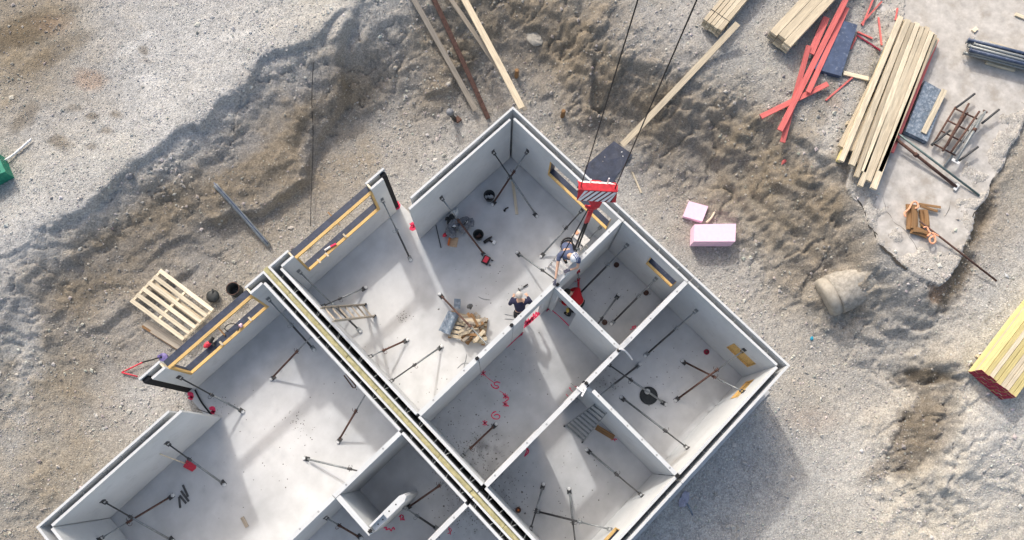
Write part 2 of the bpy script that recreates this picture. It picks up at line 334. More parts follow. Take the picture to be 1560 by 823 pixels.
# clods: steep crumbling steps in the brown banks
clod = fbm(X * 3.2 + 5, Y * 3.2, 3, 47); H += wb * slope * np.clip((clod - .52) * 2.6, 0, .5) * .14
crn = fbm(wx * .55, wy * .8, 4, 101); crn2 = fbm(X * 1.3 + 8, Y * 1.3, 4, 113)
crease = np.exp(-((crn - .5) / .012) ** 2) + .7 * np.exp(-((crn2 - .47) / .012) ** 2); H -= wb * np.clip(slope * 1.5, 0, 1) * crease * .11
H = H * wb + (-.07 + fin * .03) * (1 - wb)
def blobs(lst, soft=1.0, wob=.5):
    o = np.zeros(sh)
    for px, py, h, rx, ry, ang, a in lst:
        c = at(px, py, h); k = 50.0; dx, dy = X - c.x, Y - c.y
        u = dx * AX[0] + dy * AX[1]; v = -(dx * AY[0] + dy * AY[1]); t = math.radians(ang)
        p, q = (u * math.cos(t) + v * math.sin(t)) * k / rx, (-u * math.sin(t) + v * math.cos(t)) * k / ry
        d = np.hypot(p, q) + mid * wob * 2.2 + fin * wob * 1.2
        o = np.maximum(o, a * np.clip((1.25 - d) / (.5 * soft), 0, 1))
    return o
# scarps: lines where the bank has broken away (listed so that the low side lies on the left of the line)
def scarp(px, a, wid=.7, h=.8):
    global H
    P = np.array([at(x, y, h)[:2] for x, y in px]); best = np.full(sh, 1e9); sg = np.zeros(sh)
    xx, yy = X + mid * .55 + fin * .10, Y + (crn - .5) * .9 + fin * .10
    for p, q in zip(P[:-1], P[1:]):
        d = q - p; t = np.clip(((xx - p[0]) * d[0] + (yy - p[1]) * d[1]) / (d @ d), 0, 1); r = np.hypot(xx - p[0] - t * d[0], yy - p[1] - t * d[1])
        k = r < best; best = np.where(k, r, best); sg = np.where(k, np.sign(d[0] * (yy - p[1]) - d[1] * (xx - p[0])), sg)
    end = np.minimum(np.hypot(xx - P[0, 0], yy - P[0, 1]), np.hypot(xx - P[-1, 0], yy - P[-1, 1])); e = np.clip(end / .8, 0, 1)
    H = H - wb * a * e * np.tanh(sg * best / .055) * np.exp(-best / wid)
scarp([(560,40),(529,118),(515,158),(483,188),(463,225),(456,268),(424,293),(387,308),(340,322),(290,350)], .19, .8, .5)
scarp([(548,30),(483,80),(403,107),(370,150),(343,168),(317,204),(258,226),(209,252),(182,280),(145,317),(102,338),(54,370)], .12, .6, 1.2)
scarp([(300,395),(250,425),(200,470),(165,500),(120,520)], .10, .5, .4); scarp([(925,196),(915,180),(897,150),(893,115),(905,85)][::-1], .15, .6, .6)
scarp([(1000,150),(985,122),(960,105),(935,118),(920,140)], .13, .5, 1.2); scarp([(1345,398),(1318,350),(1298,300),(1262,268),(1222,228),(1190,205)], .16, .7, 1.7)
scarp([(1180,300),(1140,262),(1090,238),(1050,215)], .12, .5, .8); scarp([(1440,600),(1436,572),(1405,548),(1380,520)], .15, .5, 1.0); scarp([(1385,760),(1405,715),(1430,680),(1438,640)], .12, .5, .6)
scarp([(720,95),(690,140),(655,148),(620,128)], .12, .5, .4)
# the rut beside the slab and the trench / hollow shapes
rut = blobs([(1490,330,1.9,75,20,115,1),(1450,420,1.8,50,24,118,1),(1545,215,2.0,40,14,120,.6)], 1.5); H -= rut * .22 * (1 - YIN)
hol = blobs([(1405,655,.8,60,22,115,1),(1425,572,1.3,28,12,20,1),(1375,720,.4,45,12,-40,.7)], 1.5); H -= hol * .12
mnd = blobs([(1316,436,1.0,64,34,-20,1)], 1.8, .08); H += mnd * (.34 + mid * .5)
def edge_dist(P):
    d = np.full(sh, 1e9)
    for i in range(len(P)):
        a, b = P[i], P[(i + 1) % len(P)]; ab = b - a; t = np.clip(((X - a[0]) * ab[0] + (Y - a[1]) * ab[1]) / (ab @ ab + 1e-9), 0, 1)
        d = np.minimum(d, np.hypot(X - a[0] - t * ab[0], Y - a[1] - t * ab[1]))
    return d
YD = edge_dist(yp)
spill = YZ + .10 * np.clip(.62 - YD * 1.0, -1, 1) + (fbm(X * 2.2, Y * 2.2, 4, 83) - .57) * .28
tp = at(1425, 425, YZ); tipd = np.exp(-((X - tp.x) ** 2 + (Y - tp.y) ** 2) / .8); spill = spill + .10 * tipd
H = np.where(YIN, np.where(YD < .9, np.maximum(YZ - .16, np.minimum(spill, YZ + .05)), YZ - .16), H)
nw = np.clip(YD / (.5 + .6 * tipd), 0, 1); nearo = (~YIN) & (nw < 1); H = np.where(nearo, H * nw + (1 - nw) * (YZ - .03 + fin * .12 + mid * .15 - rut * .1), H)
# albedo; the bluish blobs also hold painted shade
def lerp(a, b, t): return a + (b - a) * t[..., None]
c_grav, c_soil = np.array([.375, .375, .37]), np.array([.205, .174, .133])
sm = np.clip(Ss * 1.15 + (big * .9 + mid * .9 + fin * .5) * .5, 0, 1)
col = lerp(np.broadcast_to(c_grav, sh + (3,)), c_soil, sm)
warm = np.clip((fbm(X * .35 + 4, Y * .35, 3, 61) - .45) * 3, 0, 1); col = lerp(col, col * np.array([1.0, .985, .94]), warm)
rb = np.clip((GA - 5) / 8, 0, 1) * np.clip((-GB + 1) / 6, 0, 1); col = lerp(col, np.array([.425, .40, .35]) * np.ones(sh + (3,)), rb * .9 * (1 - sm * .6))
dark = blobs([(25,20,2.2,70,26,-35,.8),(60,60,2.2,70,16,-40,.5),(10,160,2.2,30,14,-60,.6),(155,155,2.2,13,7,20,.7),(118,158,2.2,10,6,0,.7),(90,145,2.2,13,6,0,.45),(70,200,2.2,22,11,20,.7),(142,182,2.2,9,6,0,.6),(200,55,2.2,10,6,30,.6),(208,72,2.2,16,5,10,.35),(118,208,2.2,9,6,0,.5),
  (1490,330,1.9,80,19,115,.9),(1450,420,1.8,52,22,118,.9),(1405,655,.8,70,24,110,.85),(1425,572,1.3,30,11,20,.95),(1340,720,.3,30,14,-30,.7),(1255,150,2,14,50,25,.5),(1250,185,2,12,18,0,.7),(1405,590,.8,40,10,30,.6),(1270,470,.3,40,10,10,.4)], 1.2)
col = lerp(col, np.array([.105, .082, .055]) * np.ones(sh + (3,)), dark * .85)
redd = blobs([(115,102,2.2,26,18,20,.8),(1425,430,1.8,12,30,10,.8),(60,15,2.2,30,20,0,.4),(1230,640,0,50,22,0,.3),(1270,160,2,12,20,0,.5)], 1.6)
col = lerp(col, np.array([.30, .205, .145]) * np.ones(sh + (3,)), redd * .7)
pale = blobs([(207,32,2.2,14,9,-10,.9),(215,102,2.2,26,15,0,.75),(175,52,2.2,24,10,-40,.6),(345,35,2.2,36,10,-20,.6),(290,45,2.2,30,8,-50,.4),(10,560,1.3,22,90,0,.5),(1530,660,1.6,60,110,10,.35),(1300,700,0,60,80,0,.2),(1255,210,1.9,22,40,10,.5)], 2.2)
col = lerp(col, np.array([.56, .56, .55]) * np.ones(sh + (3,)), pale * .85)
blue_gravel_shade = blobs([(350,200,1.9,70,22,-38,.6),(450,110,1.9,80,22,-38,.6),(150,360,1.9,70,20,-38,.4),(1110,60,2.05,70,60,0,.7),(1120,720,0,110,50,-40,.9),(1500,720,1.4,60,80,0,.35),(470,240,.1,14,40,0,.5)], 2)  # shade under bank edges and beside the building painted in, plus bluish gravel
col = lerp(col, np.array([.30, .305, .315]) * np.ones(sh + (3,)), blue_gravel_shade * .50)
col *= (1 + (fin * .35 + mid * .28))[..., None]
col = np.where(YIN[..., None], np.array([.41, .39, .36]) * (.85 + .5 * (fin + mid + .5) * .4)[..., None], col); col = np.clip(col, .02, .8)
nx, ny = sh
idx = np.arange(nx * ny).reshape(sh)
fq = np.stack([idx[:-1, :-1], idx[1:, :-1], idx[1:, 1:], idx[:-1, 1:]], -1).reshape(-1, 4)
def fast_mesh(name, V, F, k, colors, m, smooth=True):
    me = bpy.data.meshes.new(name); me.vertices.add(len(V)); me.vertices.foreach_set('co', V.astype(np.float32).ravel())
    me.loops.add(len(F) * k); me.loops.foreach_set('vertex_index', F.astype(np.int32).ravel())
    me.polygons.add(len(F)); me.polygons.foreach_set('loop_start', np.arange(0, len(F) * k, k, dtype=np.int32))
    me.polygons.foreach_set('use_smooth', np.full(len(F), smooth))
    if colors is not None:
        ca = me.color_attributes.new('tint', 'FLOAT_COLOR', 'POINT')
        ca.data.foreach_set('color', np.concatenate([colors, np.ones((len(colors), 1))], 1).astype(np.float32).ravel())
    me.update(calc_edges=True); me.materials.append(m); ob = bpy.data.objects.new(name, me); COL.objects.link(ob); ORG[ob.name] = Vector((0, 0, 0)); return ob
M['ground'] = mat('earth_and_gravel', (.3, .3, .3), .95, .28, 22, .55, 34, attr='tint', spec=.15)
M['stone'] = mat('stones', (.3, .3, .3), .9, .15, 30, 0, attr='tint', spec=.15)
def gravel_cells(m, scale, lo, hi):
    """every small stone too fine to model gets its own tone and a little height"""
    t = m.node_tree; N, L = t.nodes, t.links; bs = N['Principled BSDF']; geo = N.new('ShaderNodeNewGeometry')
    v = N.new('ShaderNodeTexVoronoi'); v.inputs['Scale'].default_value = scale; L.new(geo.outputs['Position'], v.inputs['Vector'])
    sp = N.new('ShaderNodeSeparateColor'); L.new(v.outputs['Color'], sp.inputs[0]); r = N.new('ShaderNodeMapRange'); r.inputs[3].default_value = lo; r.inputs[4].default_value = hi; L.new(sp.outputs[0], r.inputs[0])
    mx = N.new('ShaderNodeMix'); mx.data_type = 'RGBA'; mx.blend_type = 'MULTIPLY'; mx.inputs[0].default_value = 1
    src = bs.inputs['Base Color'].links[0].from_socket; L.new(src, mx.inputs[6]); L.new(r.outputs[0], mx.inputs[7]); L.new(mx.outputs[2], bs.inputs['Base Color'])
    bp = N.new('ShaderNodeBump'); bp.inputs['Strength'].default_value = .6; bp.inputs['Distance'].default_value = .02; bp.invert = True; L.new(v.outputs['Distance'], bp.inputs['Height'])
    L.new(bs.inputs['Normal'].links[0].from_socket, bp.inputs['Normal']); L.new(bp.outputs[0], bs.inputs['Normal'])
gravel_cells(M['ground'], 24, .80, 1.22)
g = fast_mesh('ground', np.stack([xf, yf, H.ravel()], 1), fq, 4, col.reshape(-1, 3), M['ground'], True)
tag(g, 'grey gravel and brown earth around the excavated building pit', None, None, 'structure')
def gsamp(F, x, y):
    x = np.asarray(x, float); y = np.asarray(y, float)
    u = ((x - C0[0]) * AX[0] + (y - C0[1]) * AX[1] - ga[0]) / STEP + 9; v = ((x - C0[0]) * AY[0] + (y - C0[1]) * AY[1] - gb[0]) / STEP + 9
    u = np.clip(u, 9, nx - 11); v = np.clip(v, 9, ny - 11); i = u.astype(int); j = v.astype(int); a = u - i; b = v - j
    if F.ndim == 3: a = a[..., None]; b = b[..., None]
    return F[i, j] * (1 - a) * (1 - b) + F[i + 1, j] * a * (1 - b) + F[i, j + 1] * (1 - a) * b + F[i + 1, j + 1] * a * b
def gz(x, y): return float(gsamp(H, x, y))
def gnd(px, py, dz=0.0):
    z = 1.0
    for _ in range(25):
        p = at(px, py, z); z = z * .4 + gz(p.x, p.y) * .6
    p = at(px, py, z + dz); return p
# ------------------------------------------------------------------ stones lying on the ground
def scatter(n, smin, smax, dens, name, label):
    u = RNG.uniform(-20, 20, n * 3); v = RNG.uniform(-11.5, 12.5, n * 3)
    x = C0[0] + u * AX[0] + v * AY[0]; y = C0[1] + u * AX[1] + v * AY[1]
    keep = (dist_bld(x, y) > .03) & ((~inside(x, y, yp)) | (gsamp(H, x, y) > YZ - .02)) & (RNG.uniform(0, 1, len(x)) < dens(x, y))
    x, y = x[keep][:n], y[keep][:n]; k = len(x)
    s = smin * (smax / smin) ** (RNG.uniform(0, 1, k) ** 2.2) / 2
    base = np.array([(1, 0, 0), (-.9, .2, .1), (.1, 1, .1), (-.1, -1, 0), (.1, .1, .8), (0, 0, -.6)], float)
    tri = np.array([(0, 2, 4), (2, 1, 4), (1, 3, 4), (3, 0, 4), (2, 0, 5), (1, 2, 5), (3, 1, 5), (0, 3, 5)])
    V = base[None] * RNG.uniform(.55, 1.25, (k, 6, 1)) * np.stack([s, s * RNG.uniform(.6, 1, k), s * RNG.uniform(.5, .9, k)], 1)[:, None]
    a = RNG.uniform(0, 2 * PI, k); c_, s_ = np.cos(a)[:, None], np.sin(a)[:, None]
    Vx = V[..., 0] * c_ - V[..., 1] * s_; Vy = V[..., 0] * s_ + V[..., 1] * c_
    z = gsamp(H, x, y) + s * .22
    P = np.stack([Vx + x[:, None], Vy + y[:, None], V[..., 2] + z[:, None]], -1).reshape(-1, 3)
    F = (tri[None] + (np.arange(k) * 6)[:, None, None]).reshape(-1, 3)
    c0 = gsamp(col, x, y); tint = RNG.uniform(.78, 1.5, (k, 1)) * (1 + RNG.normal(0, .03, (k, 3)))
    cc = np.clip((c0 * .6 + np.array([.36, .355, .345]) * .45) * tint, .03, .75)
    o = fast_mesh(name, P, F, 3, np.repeat(cc, 6, 0), M['stone'], False); tag(o, label, None, None, 'stuff'); return o
def dens_small(x, y):
    s = gsamp(sm, x, y); sl = gsamp(slope, x, y); c = fbm(x * 1.3, y * 1.3, 3, 77)
    return np.clip((1.05 - .8 * s) * (1 - .35 * sl) * (.25 + 1.5 * np.clip(c - .25, 0, 1)), .05, 1)
def dens_big(x, y):
    c = fbm(x * .8 + 3, y * .8, 3, 91); p = at(630, 200, 0); q = at(1140, 470, 0)
    r_ = at(1255, 180, 2); b = 1.2 * np.exp(-((x - r_.x) ** 2 + (y - r_.y) ** 2) / .9) + np.exp(-((x - p.x) ** 2 + (y - p.y) ** 2) / 3.0) + .8 * np.exp(-((x - q.x) ** 2 + (y - q.y) ** 2) / 2.0)
    return np.clip((c - .46) * 1.8 + b + gsamp(slope, x, y) * .15, .02, 1)
scatter(165000, .020, .07, dens_small, 'gravel', 'small grey stones scattered over the ground')
def dens_mid(x, y):
    h = gsamp(H, x, y); c = fbm(x * 1.1 + 7, y * 1.1, 3, 97); return np.clip((c - .36) * 2.2, .04, 1) * np.where(h < .5, 1, .45)
scatter(26000, .045, .12, dens_mid, 'pebbles', 'fist sized pale stones on the floor of the pit')
scatter(9000, .06, .20, dens_big, 'loose_stones', 'larger loose stones and clods on the banks')
# ------------------------------------------------------------------ yard slab with its cracks
def rough_poly(P, amp=.05, step=.18, seed=1):
    out = []; rr = random.Random(seed)
    for i in range(len(P)):
        a, b = np.array(P[i]), np.array(P[(i + 1) % len(P)]); L = np.linalg.norm(b - a); n = max(1, int(L / step)); nn = np.array([a[1] - b[1], b[0] - a[0]]) / (L + 1e-9)
        for k in range(n): out.append(tuple(a + (b - a) * k / n + nn * (rr.uniform(-amp, amp) if k else 0)))
    return out
M['yard'] = mat('yard_concrete', (.45, .43, .405), .9, .24, 3.0, .25, 50, stain=(1.6, (.32, .29, .25), .50, .74))
ys = MB().prism(rough_poly(yp.tolist()), YZ - .15, YZ).build('concrete_yard', M['yard'], origin=(0, 0, 0))
tag(ys, 'cracked concrete yard slab under the timber stacks', None, None, 'structure')
cr = MB()
def crack(px, wd):
    P = [at(a, b, YZ) for a, b in px]; Q = [P[0]]
    for a, b in zip(P[:-1], P[1:]):
        n = max(2, int((b - a).length / .12))
        for i in range(1, n + 1):
            Q.append(a + (b - a) * i / n + (Vector((random.uniform(-.025, .025), random.uniform(-.025, .025), 0))))
    ws = [wd * random.uniform(.4, 1.3) for _ in Q]; ws[-1] = ws[0] = .003; vs = []
    for i, p in enumerate(Q):
        d = (Q[min(i + 1, len(Q) - 1)] - Q[max(i - 1, 0)]); d.z = 0; d.normalize(); nn = Vector((-d.y, d.x, 0)) * ws[i] / 2
        vs += [p + nn + Vector((0, 0, .004)), p - nn + Vector((0, 0, .004))]
    cr.add(vs, [(2 * i, 2 * i + 1, 2 * i + 3, 2 * i + 2) for i in range(len(Q) - 1)])
crack([(1302,298),(1318,322),(1324,345),(1330,350),(1334,330),(1318,322)], .05); crack([(1330,350),(1340,372),(1366,397)], .09); crack([(1360,395),(1375,405),(1384,413)], .13)
crack([(1358,335),(1378,350),(1396,378),(1402,395)], .014); crack([(1327,306),(1336,320),(1332,332)], .012); crack([(1448,307),(1446,318),(1438,330)], .014); crack([(1450,380),(1438,400),(1430,418),(1424,424)], .022)
crack([(1488,320),(1478,335),(1482,350)], .04); crack([(1270,205),(1290,160)], .01)
crack([(1360,335),(1350,322),(1345,300)], .01)
cr.build('slab_cracks', mat('crack_dirt', (.045, .04, .035), .95, .3, 30, 0), parent=ys)
# ------------------------------------------------------------------ building: slab and precast walls
HW = 2.75
def floor_mesh():
    st = .09; xs = np.arange(-9.3, 7.28, st); ys_ = np.arange(-4.4, 8.1, st)
    X2, Y2 = np.meshgrid(xs, ys_, indexing='ij'); n1 = fbm(X2 * .5, Y2 * .5, 4, 5); n2 = fbm(X2 * 3, Y2 * 3, 3, 8); n3 = vnoise(X2 * 7, Y2 * 7, 15)
    c = np.ones(X2.shape + (3,)) * np.array([.49, .50, .51]) * (.74 + .50 * n1)[..., None] * (.88 + .24 * n2)[..., None]
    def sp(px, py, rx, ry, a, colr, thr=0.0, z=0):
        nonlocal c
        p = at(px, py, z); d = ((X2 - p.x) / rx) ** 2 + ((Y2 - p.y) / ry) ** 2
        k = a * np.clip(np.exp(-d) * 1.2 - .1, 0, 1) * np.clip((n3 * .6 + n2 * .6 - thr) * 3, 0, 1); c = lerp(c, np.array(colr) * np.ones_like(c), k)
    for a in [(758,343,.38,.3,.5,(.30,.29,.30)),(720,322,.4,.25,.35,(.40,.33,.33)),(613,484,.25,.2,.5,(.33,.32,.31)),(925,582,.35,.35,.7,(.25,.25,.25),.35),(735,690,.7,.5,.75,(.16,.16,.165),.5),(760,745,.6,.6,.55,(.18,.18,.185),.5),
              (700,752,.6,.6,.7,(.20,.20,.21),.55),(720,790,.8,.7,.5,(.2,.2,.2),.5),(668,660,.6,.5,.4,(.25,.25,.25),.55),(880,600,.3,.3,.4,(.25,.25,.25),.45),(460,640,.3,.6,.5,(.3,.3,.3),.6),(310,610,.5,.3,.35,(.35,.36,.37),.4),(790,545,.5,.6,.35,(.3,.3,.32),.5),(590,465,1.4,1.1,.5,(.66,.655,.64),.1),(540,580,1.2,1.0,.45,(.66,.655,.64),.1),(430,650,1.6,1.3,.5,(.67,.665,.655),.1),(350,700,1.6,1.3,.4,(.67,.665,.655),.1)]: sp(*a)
    for i in range(70):
        a = RNG.uniform(-9, 7), RNG.uniform(-3.4, 7.6); r_ = RNG.uniform(.12, .5); d = ((X2 - a[0]) / r_) ** 2 + ((Y2 - a[1]) / (r_ * RNG.uniform(.4, 1.2))) ** 2
        c = lerp(c, np.ones_like(c) * RNG.choice([.36, .40, .62]), np.clip(np.exp(-d * 1.2) * 1.3 - .15, 0, 1) * RNG.uniform(.12, .42) * np.clip(n3 * .8 + n2 * .8 - .3, 0, 1))
    nx_, ny_ = X2.shape; ix = np.arange(nx_ * ny_).reshape(nx_, ny_)
    F = np.stack([ix[:-1, :-1], ix[1:, :-1], ix[1:, 1:], ix[:-1, 1:]], -1)
    cx, cy = (X2[:-1, :-1] + st / 2), (Y2[:-1, :-1] + st / 2)
    ok = (cy < 6.9) | ((cx > -.9) & (cx < 3.28)) | ((cx > -5.35) & (cx < -1.15))
    m = mat('floor_concrete', (.5, .5, .5), .75, .07, 2.5, .1, 30, attr='tint', stain=(9, (.34, .345, .35), .66, .82))
    o = fast_mesh('floor', np.stack([X2.ravel(), Y2.ravel(), np.zeros(X2.size)], 1), F[ok], 4, c.reshape(-1, 3), m, True)
    tag(o, 'pale concrete floor slab of both houses', None, None, 'structure')
    e = MB()                                           # the edge of the slab that stands proud of the pit
    e.box(-9.3, 7.22, -4.3, 6.82, -.2, -.004).box(-.9, 3.27, 6.8, 8.08, -.2, -.005).box(-5.33, -1.2, 6.8, 8.08, -.2, -.005)
    tag(e.build('slab_edge', M['wall'], origin=(0, 0, 0)), 'grey edge of the floor slab', None, None, 'structure')
floor_mesh()
def grid_solid(mb, axis, u0, u1, t0, t1, z0, z1, holes=()):
    """wall plate along axis ('x' or 'y') from u0 to u1, thickness t0..t1, with rectangular holes (ua, ub, za, zb)"""
    us = sorted({u0, u1, *[h[0] for h in holes], *[h[1] for h in holes]}); zs = sorted({z0, z1, *[h[2] for h in holes], *[h[3] for h in holes]})
    us = [u for u in us if u0 <= u <= u1]; zs = [z for z in zs if z0 <= z <= z1]
    nu, nz = len(us) - 1, len(zs) - 1
    def full(i, k):
        if i < 0 or k < 0 or i >= nu or k >= nz: return False
        cu, cz = (us[i] + us[i + 1]) / 2, (zs[k] + zs[k + 1]) / 2
        return not any(h[0] < cu < h[1] and h[2] < cz < h[3] for h in holes)
    P = (lambda u, t, z: (u, t, z)) if axis == 'x' else (lambda u, t, z: (t, u, z)); fl = axis != 'x'
    def q(a, b, c, d): mb.add([a, b, c, d] if not fl else [d, c, b, a], [(0, 1, 2, 3)])
    for i in range(nu):
        for k in range(nz):
            if not full(i, k): continue
            a, b, c, d = us[i], us[i + 1], zs[k], zs[k + 1]
            q(P(a, t0, c), P(b, t0, c), P(b, t0, d), P(a, t0, d)); q(P(b, t1, c), P(a, t1, c), P(a, t1, d), P(b, t1, d))
            if not full(i - 1, k): q(P(a, t1, c), P(a, t0, c), P(a, t0, d), P(a, t1, d))
            if not full(i + 1, k): q(P(b, t0, c), P(b, t1, c), P(b, t1, d), P(b, t0, d))
            if not full(i, k - 1): q(P(a, t1, c), P(b, t1, c), P(b, t0, c), P(a, t0, c))
            if not full(i, k + 1): q(P(a, t0, d), P(b, t0, d), P(b, t1, d), P(a, t1, d))
def UV(axis, u, t, z): return Vector((u, t, z)) if axis == 'x' else Vector((t, u, z))
def double_wall(label, axis, inner, outer, holes=(), top=HW, tie=.62, group=None, name='double_wall', cat='wall'):
    """inner = (u0, u1, t0, t1), outer likewise; cavity between, steel lattice ties across it"""
    uc = (inner[0] + inner[1]) / 2; root = thing(name, label, cat, UV(axis, uc, inner[2], 0), group)
    a = MB(); grid_solid(a, axis, *inner, .03, top, holes); a.build('inner_shell', M['wall'], root)
    a = MB(); grid_solid(a, axis, inner[0] + .01, inner[1] - .01, inner[2] + .012, inner[3] - .012, .001, .029); a.build('mortar_joint', M['mortar'], root)
    b = MB(); grid_solid(b, axis, *outer, -.15, top, holes); b.build('outer_shell', M['wall'], root)
    lo, hi = min(inner[3], inner[2], outer[2], outer[3]), 0
    ts = sorted([inner[2], inner[3], outer[2], outer[3]]); c0, c1 = ts[1], ts[2]; u0, u1 = max(inner[0], outer[0]), min(inner[1], outer[1])
    f = MB(); grid_solid(f, axis, u0 + .002, u1 - .002, c0 + .002, c1 - .002, -.1, .5, ()); f.build('cavity_shade', M['void'], root)  # near-black block paints the shade at the bottom of the open cavity
    if tie:
        n = max(1, int((u1 - u0) / tie)); src = None
        for i in range(n):
            u = u0 + (i + .5) * (u1 - u0) / n + random.uniform(-.08, .08)
            if any(h[0] - .05 < u < h[1] + .05 and h[3] > 2.3 for h in holes): continue
            t = MB(); zz = top - .10 - random.uniform(0, .05)
            t.tube([UV(axis, u, c0 + .002, zz), UV(axis, u + random.uniform(-.05, .05), c1 - .002, zz + .01)], .009, 5)
            if i % 2 == 0: t.tube([UV(axis, u + .05, c0 + .002, zz - .02), UV(axis, u + .1, c1 - .002, zz)], .007, 5)
            t.build('lattice_tie', M['steelg'], root)
    return root
def single_wall(label, axis, u0, u1, t0, t1, holes=(), sockets=None, top=HW, group=None, name='precast_wall'):
    root = thing(name, label, 'wall', UV(axis, (u0 + u1) / 2, (t0 + t1) / 2, 0), group)
    a = MB(); grid_solid(a, axis, u0, u1, t0, t1, .03, top, holes); a.build('panel', M['wall'], root)
    a = MB(); grid_solid(a, axis, u0 + .01, u1 - .01, t0 + .012, t1 - .012, .001, .029, [(h[0] - .01, h[1] + .01, -1, .1) for h in holes if h[2] < .05]); a.build('mortar_joint', M['mortar'], root)
    n = sockets if sockets is not None else max(2, int((u1 - u0) / .75))
    for i in range(n):
        u = u0 + (i + .35 + random.uniform(0, .3)) * (u1 - u0) / n; c = UV(axis, u, (t0 + t1) / 2 + random.uniform(-.015, .015), top)
        MB().lathe(c, [(.022, -.03), (.022, .003), (.014, .003), (.014, -.02)], 8).build('lifting_socket', M['joint'], root)
    return root
# --- outer walls of the right-hand house
double_wall('long grey double wall on the top left side, right of the doorway gap', 'x', (2.95, 6.93, 6.58, 6.65), (3.2, 7.28, 6.80, 6.86))
double_wall('right outer double wall by the hook block with a wide window hole', 'y', (2.16, 6.56, 7.0, 7.07), (2.10, 6.795, 7.22, 7.28), [(2.5, 5.0, 1.25, 2.27)])
double_wall('right outer double wall with the short yellow-silled window hole', 'y', (-.27, 2.14, 7.0, 7.07), (-.32, 2.085, 7.22, 7.28), [(-.08, .94, 1.5, 2.2)])
double_wall('right outer double wall with the boarded window nearest the right corner', 'y', (-3.5, -.29, 7.0, 7.07), (-3.76, -.335, 7.22, 7.28), [(-3.26, -2.43, 1.0, 1.75)])
double_wall('sunlit double wall with a boarded window at the lower right corner', 'x', (3.06, 6.99, -3.57, -3.50), (2.95, 7.215, -3.76, -3.70), [(5.93, 6.65, 1.0, 1.75)])
double_wall('sunlit double wall at the bottom edge with a yellow window frame', 'x', (-.68, 2.94, -3.57, -3.50), (-.9, 2.935, -3.76, -3.70), [(.2, 1.02, 1.45, 2.2)])
# --- bay walls with the big window notches
def bay(label, x0, x1, wx0, wx1, ox0, ox1, flip):
    root = thing('bay_wall', label, 'wall', ((x0 + x1) / 2, 7.8, 0))
    notch = [(wx0, wx1, 1.12, 9)]
    a = MB(); us = [(x0, wx0, HW), (wx0, wx1, 1.12), (wx1, x1, HW)]
    grid_solid(a, 'x', x0, x1, 7.78, 7.85, .03, HW, [(wx0, wx1, 1.12, HW)]); a.build('inner_shell', M['wall'], root)
    b = MB(); grid_solid(b, 'x', ox0, ox1, 8.0, 8.06, -.15, HW, [(wx0, wx1, 1.12, HW)]); b.build('outer_shell', M['wall'], root)
    f = MB(); grid_solid(f, 'x', x0 + .01, x1 - .01, 7.792, 7.84, .001, .029); f.build('mortar_joint', M['mortar'], root)
    f = MB(); grid_solid(f, 'x', x0 + .06, x1 - .06, 7.852, 7.998, -.1, 1.1); f.build('cavity_shade', M['void'], root)  # depth shade between the bay shells, put in as a near-black block
    e = wx0 if flip else wx1; ee = x1 if not flip else x0; o_ = ox1 if not flip else ox0
    MB().box(min(ee, o_) + .02, max(ee, o_) - .05, 7.87, 7.985, 0, 2.68).build('end_seal', M['void'], root)
    for e_, s in ((wx0, -1), (wx1, 1)):
        MB().box(min(e_ + s * .05, e_ + s * .002), max(e_ + s * .05, e_ + s * .002), 7.853, 7.997, 1.1, HW - .01).build('end_board', M['woodnew'], root)
    fr = []
    zt = 2.50
    for nm, z in (('head_board', zt), ('sill_board', 1.14)):
        MB().box(wx0 + .003, wx1 - .003, 7.87, 8.07, z - .02, z + .004).build(nm, M['film'], root)
        plank('edge_batten', (wx0 + .003, 7.825, z), (wx1 - .003, 7.825, z), .085, .06, M['form'], root)
    for x_, s in ((wx0, 1), (wx1, -1)):
        MB().box(min(x_ + s * .004, x_ + s * .03), max(x_ + s * .004, x_ + s * .03), 7.875, 8.06, 1.146, zt - .022).build('jamb_board', M['film'], root)
        plank('jamb_batten', (x_ + s * .035, 7.825, 1.171), (x_ + s * .035, 7.825, zt - .031), .085, .06, M['form'], root, up=(1, 0, 0))
    return root
bay('bay wall with a large timber framed window opening, left of the doorway gap', -.68, 3.03, -.26, 2.57, -.90, 3.26, False)
bay('bay wall with a large timber framed window opening, next to the slatted pallet', -5.06, -1.36, -4.64, -1.78, -5.32, -1.165, True)
# --- outer walls of the left-hand house
double_wall('long grey double wall on the lower left, beside the brown earth', 'x', (-9.04, -5.03, 6.58, 6.65), (-9.34, -5.26, 6.80, 6.86))
double_wall('end double wall leaving the picture at the bottom left corner', 'y', (-3.5, 6.56, -9.11, -9.04), (-3.76, 6.795, -9.34, -9.28))
double_wall('bottom double wall of the left house, beyond the lower edge', 'x', (-9.03, -1.36, -3.57, -3.50), (-9.27, -1.17, -3.76, -3.70))
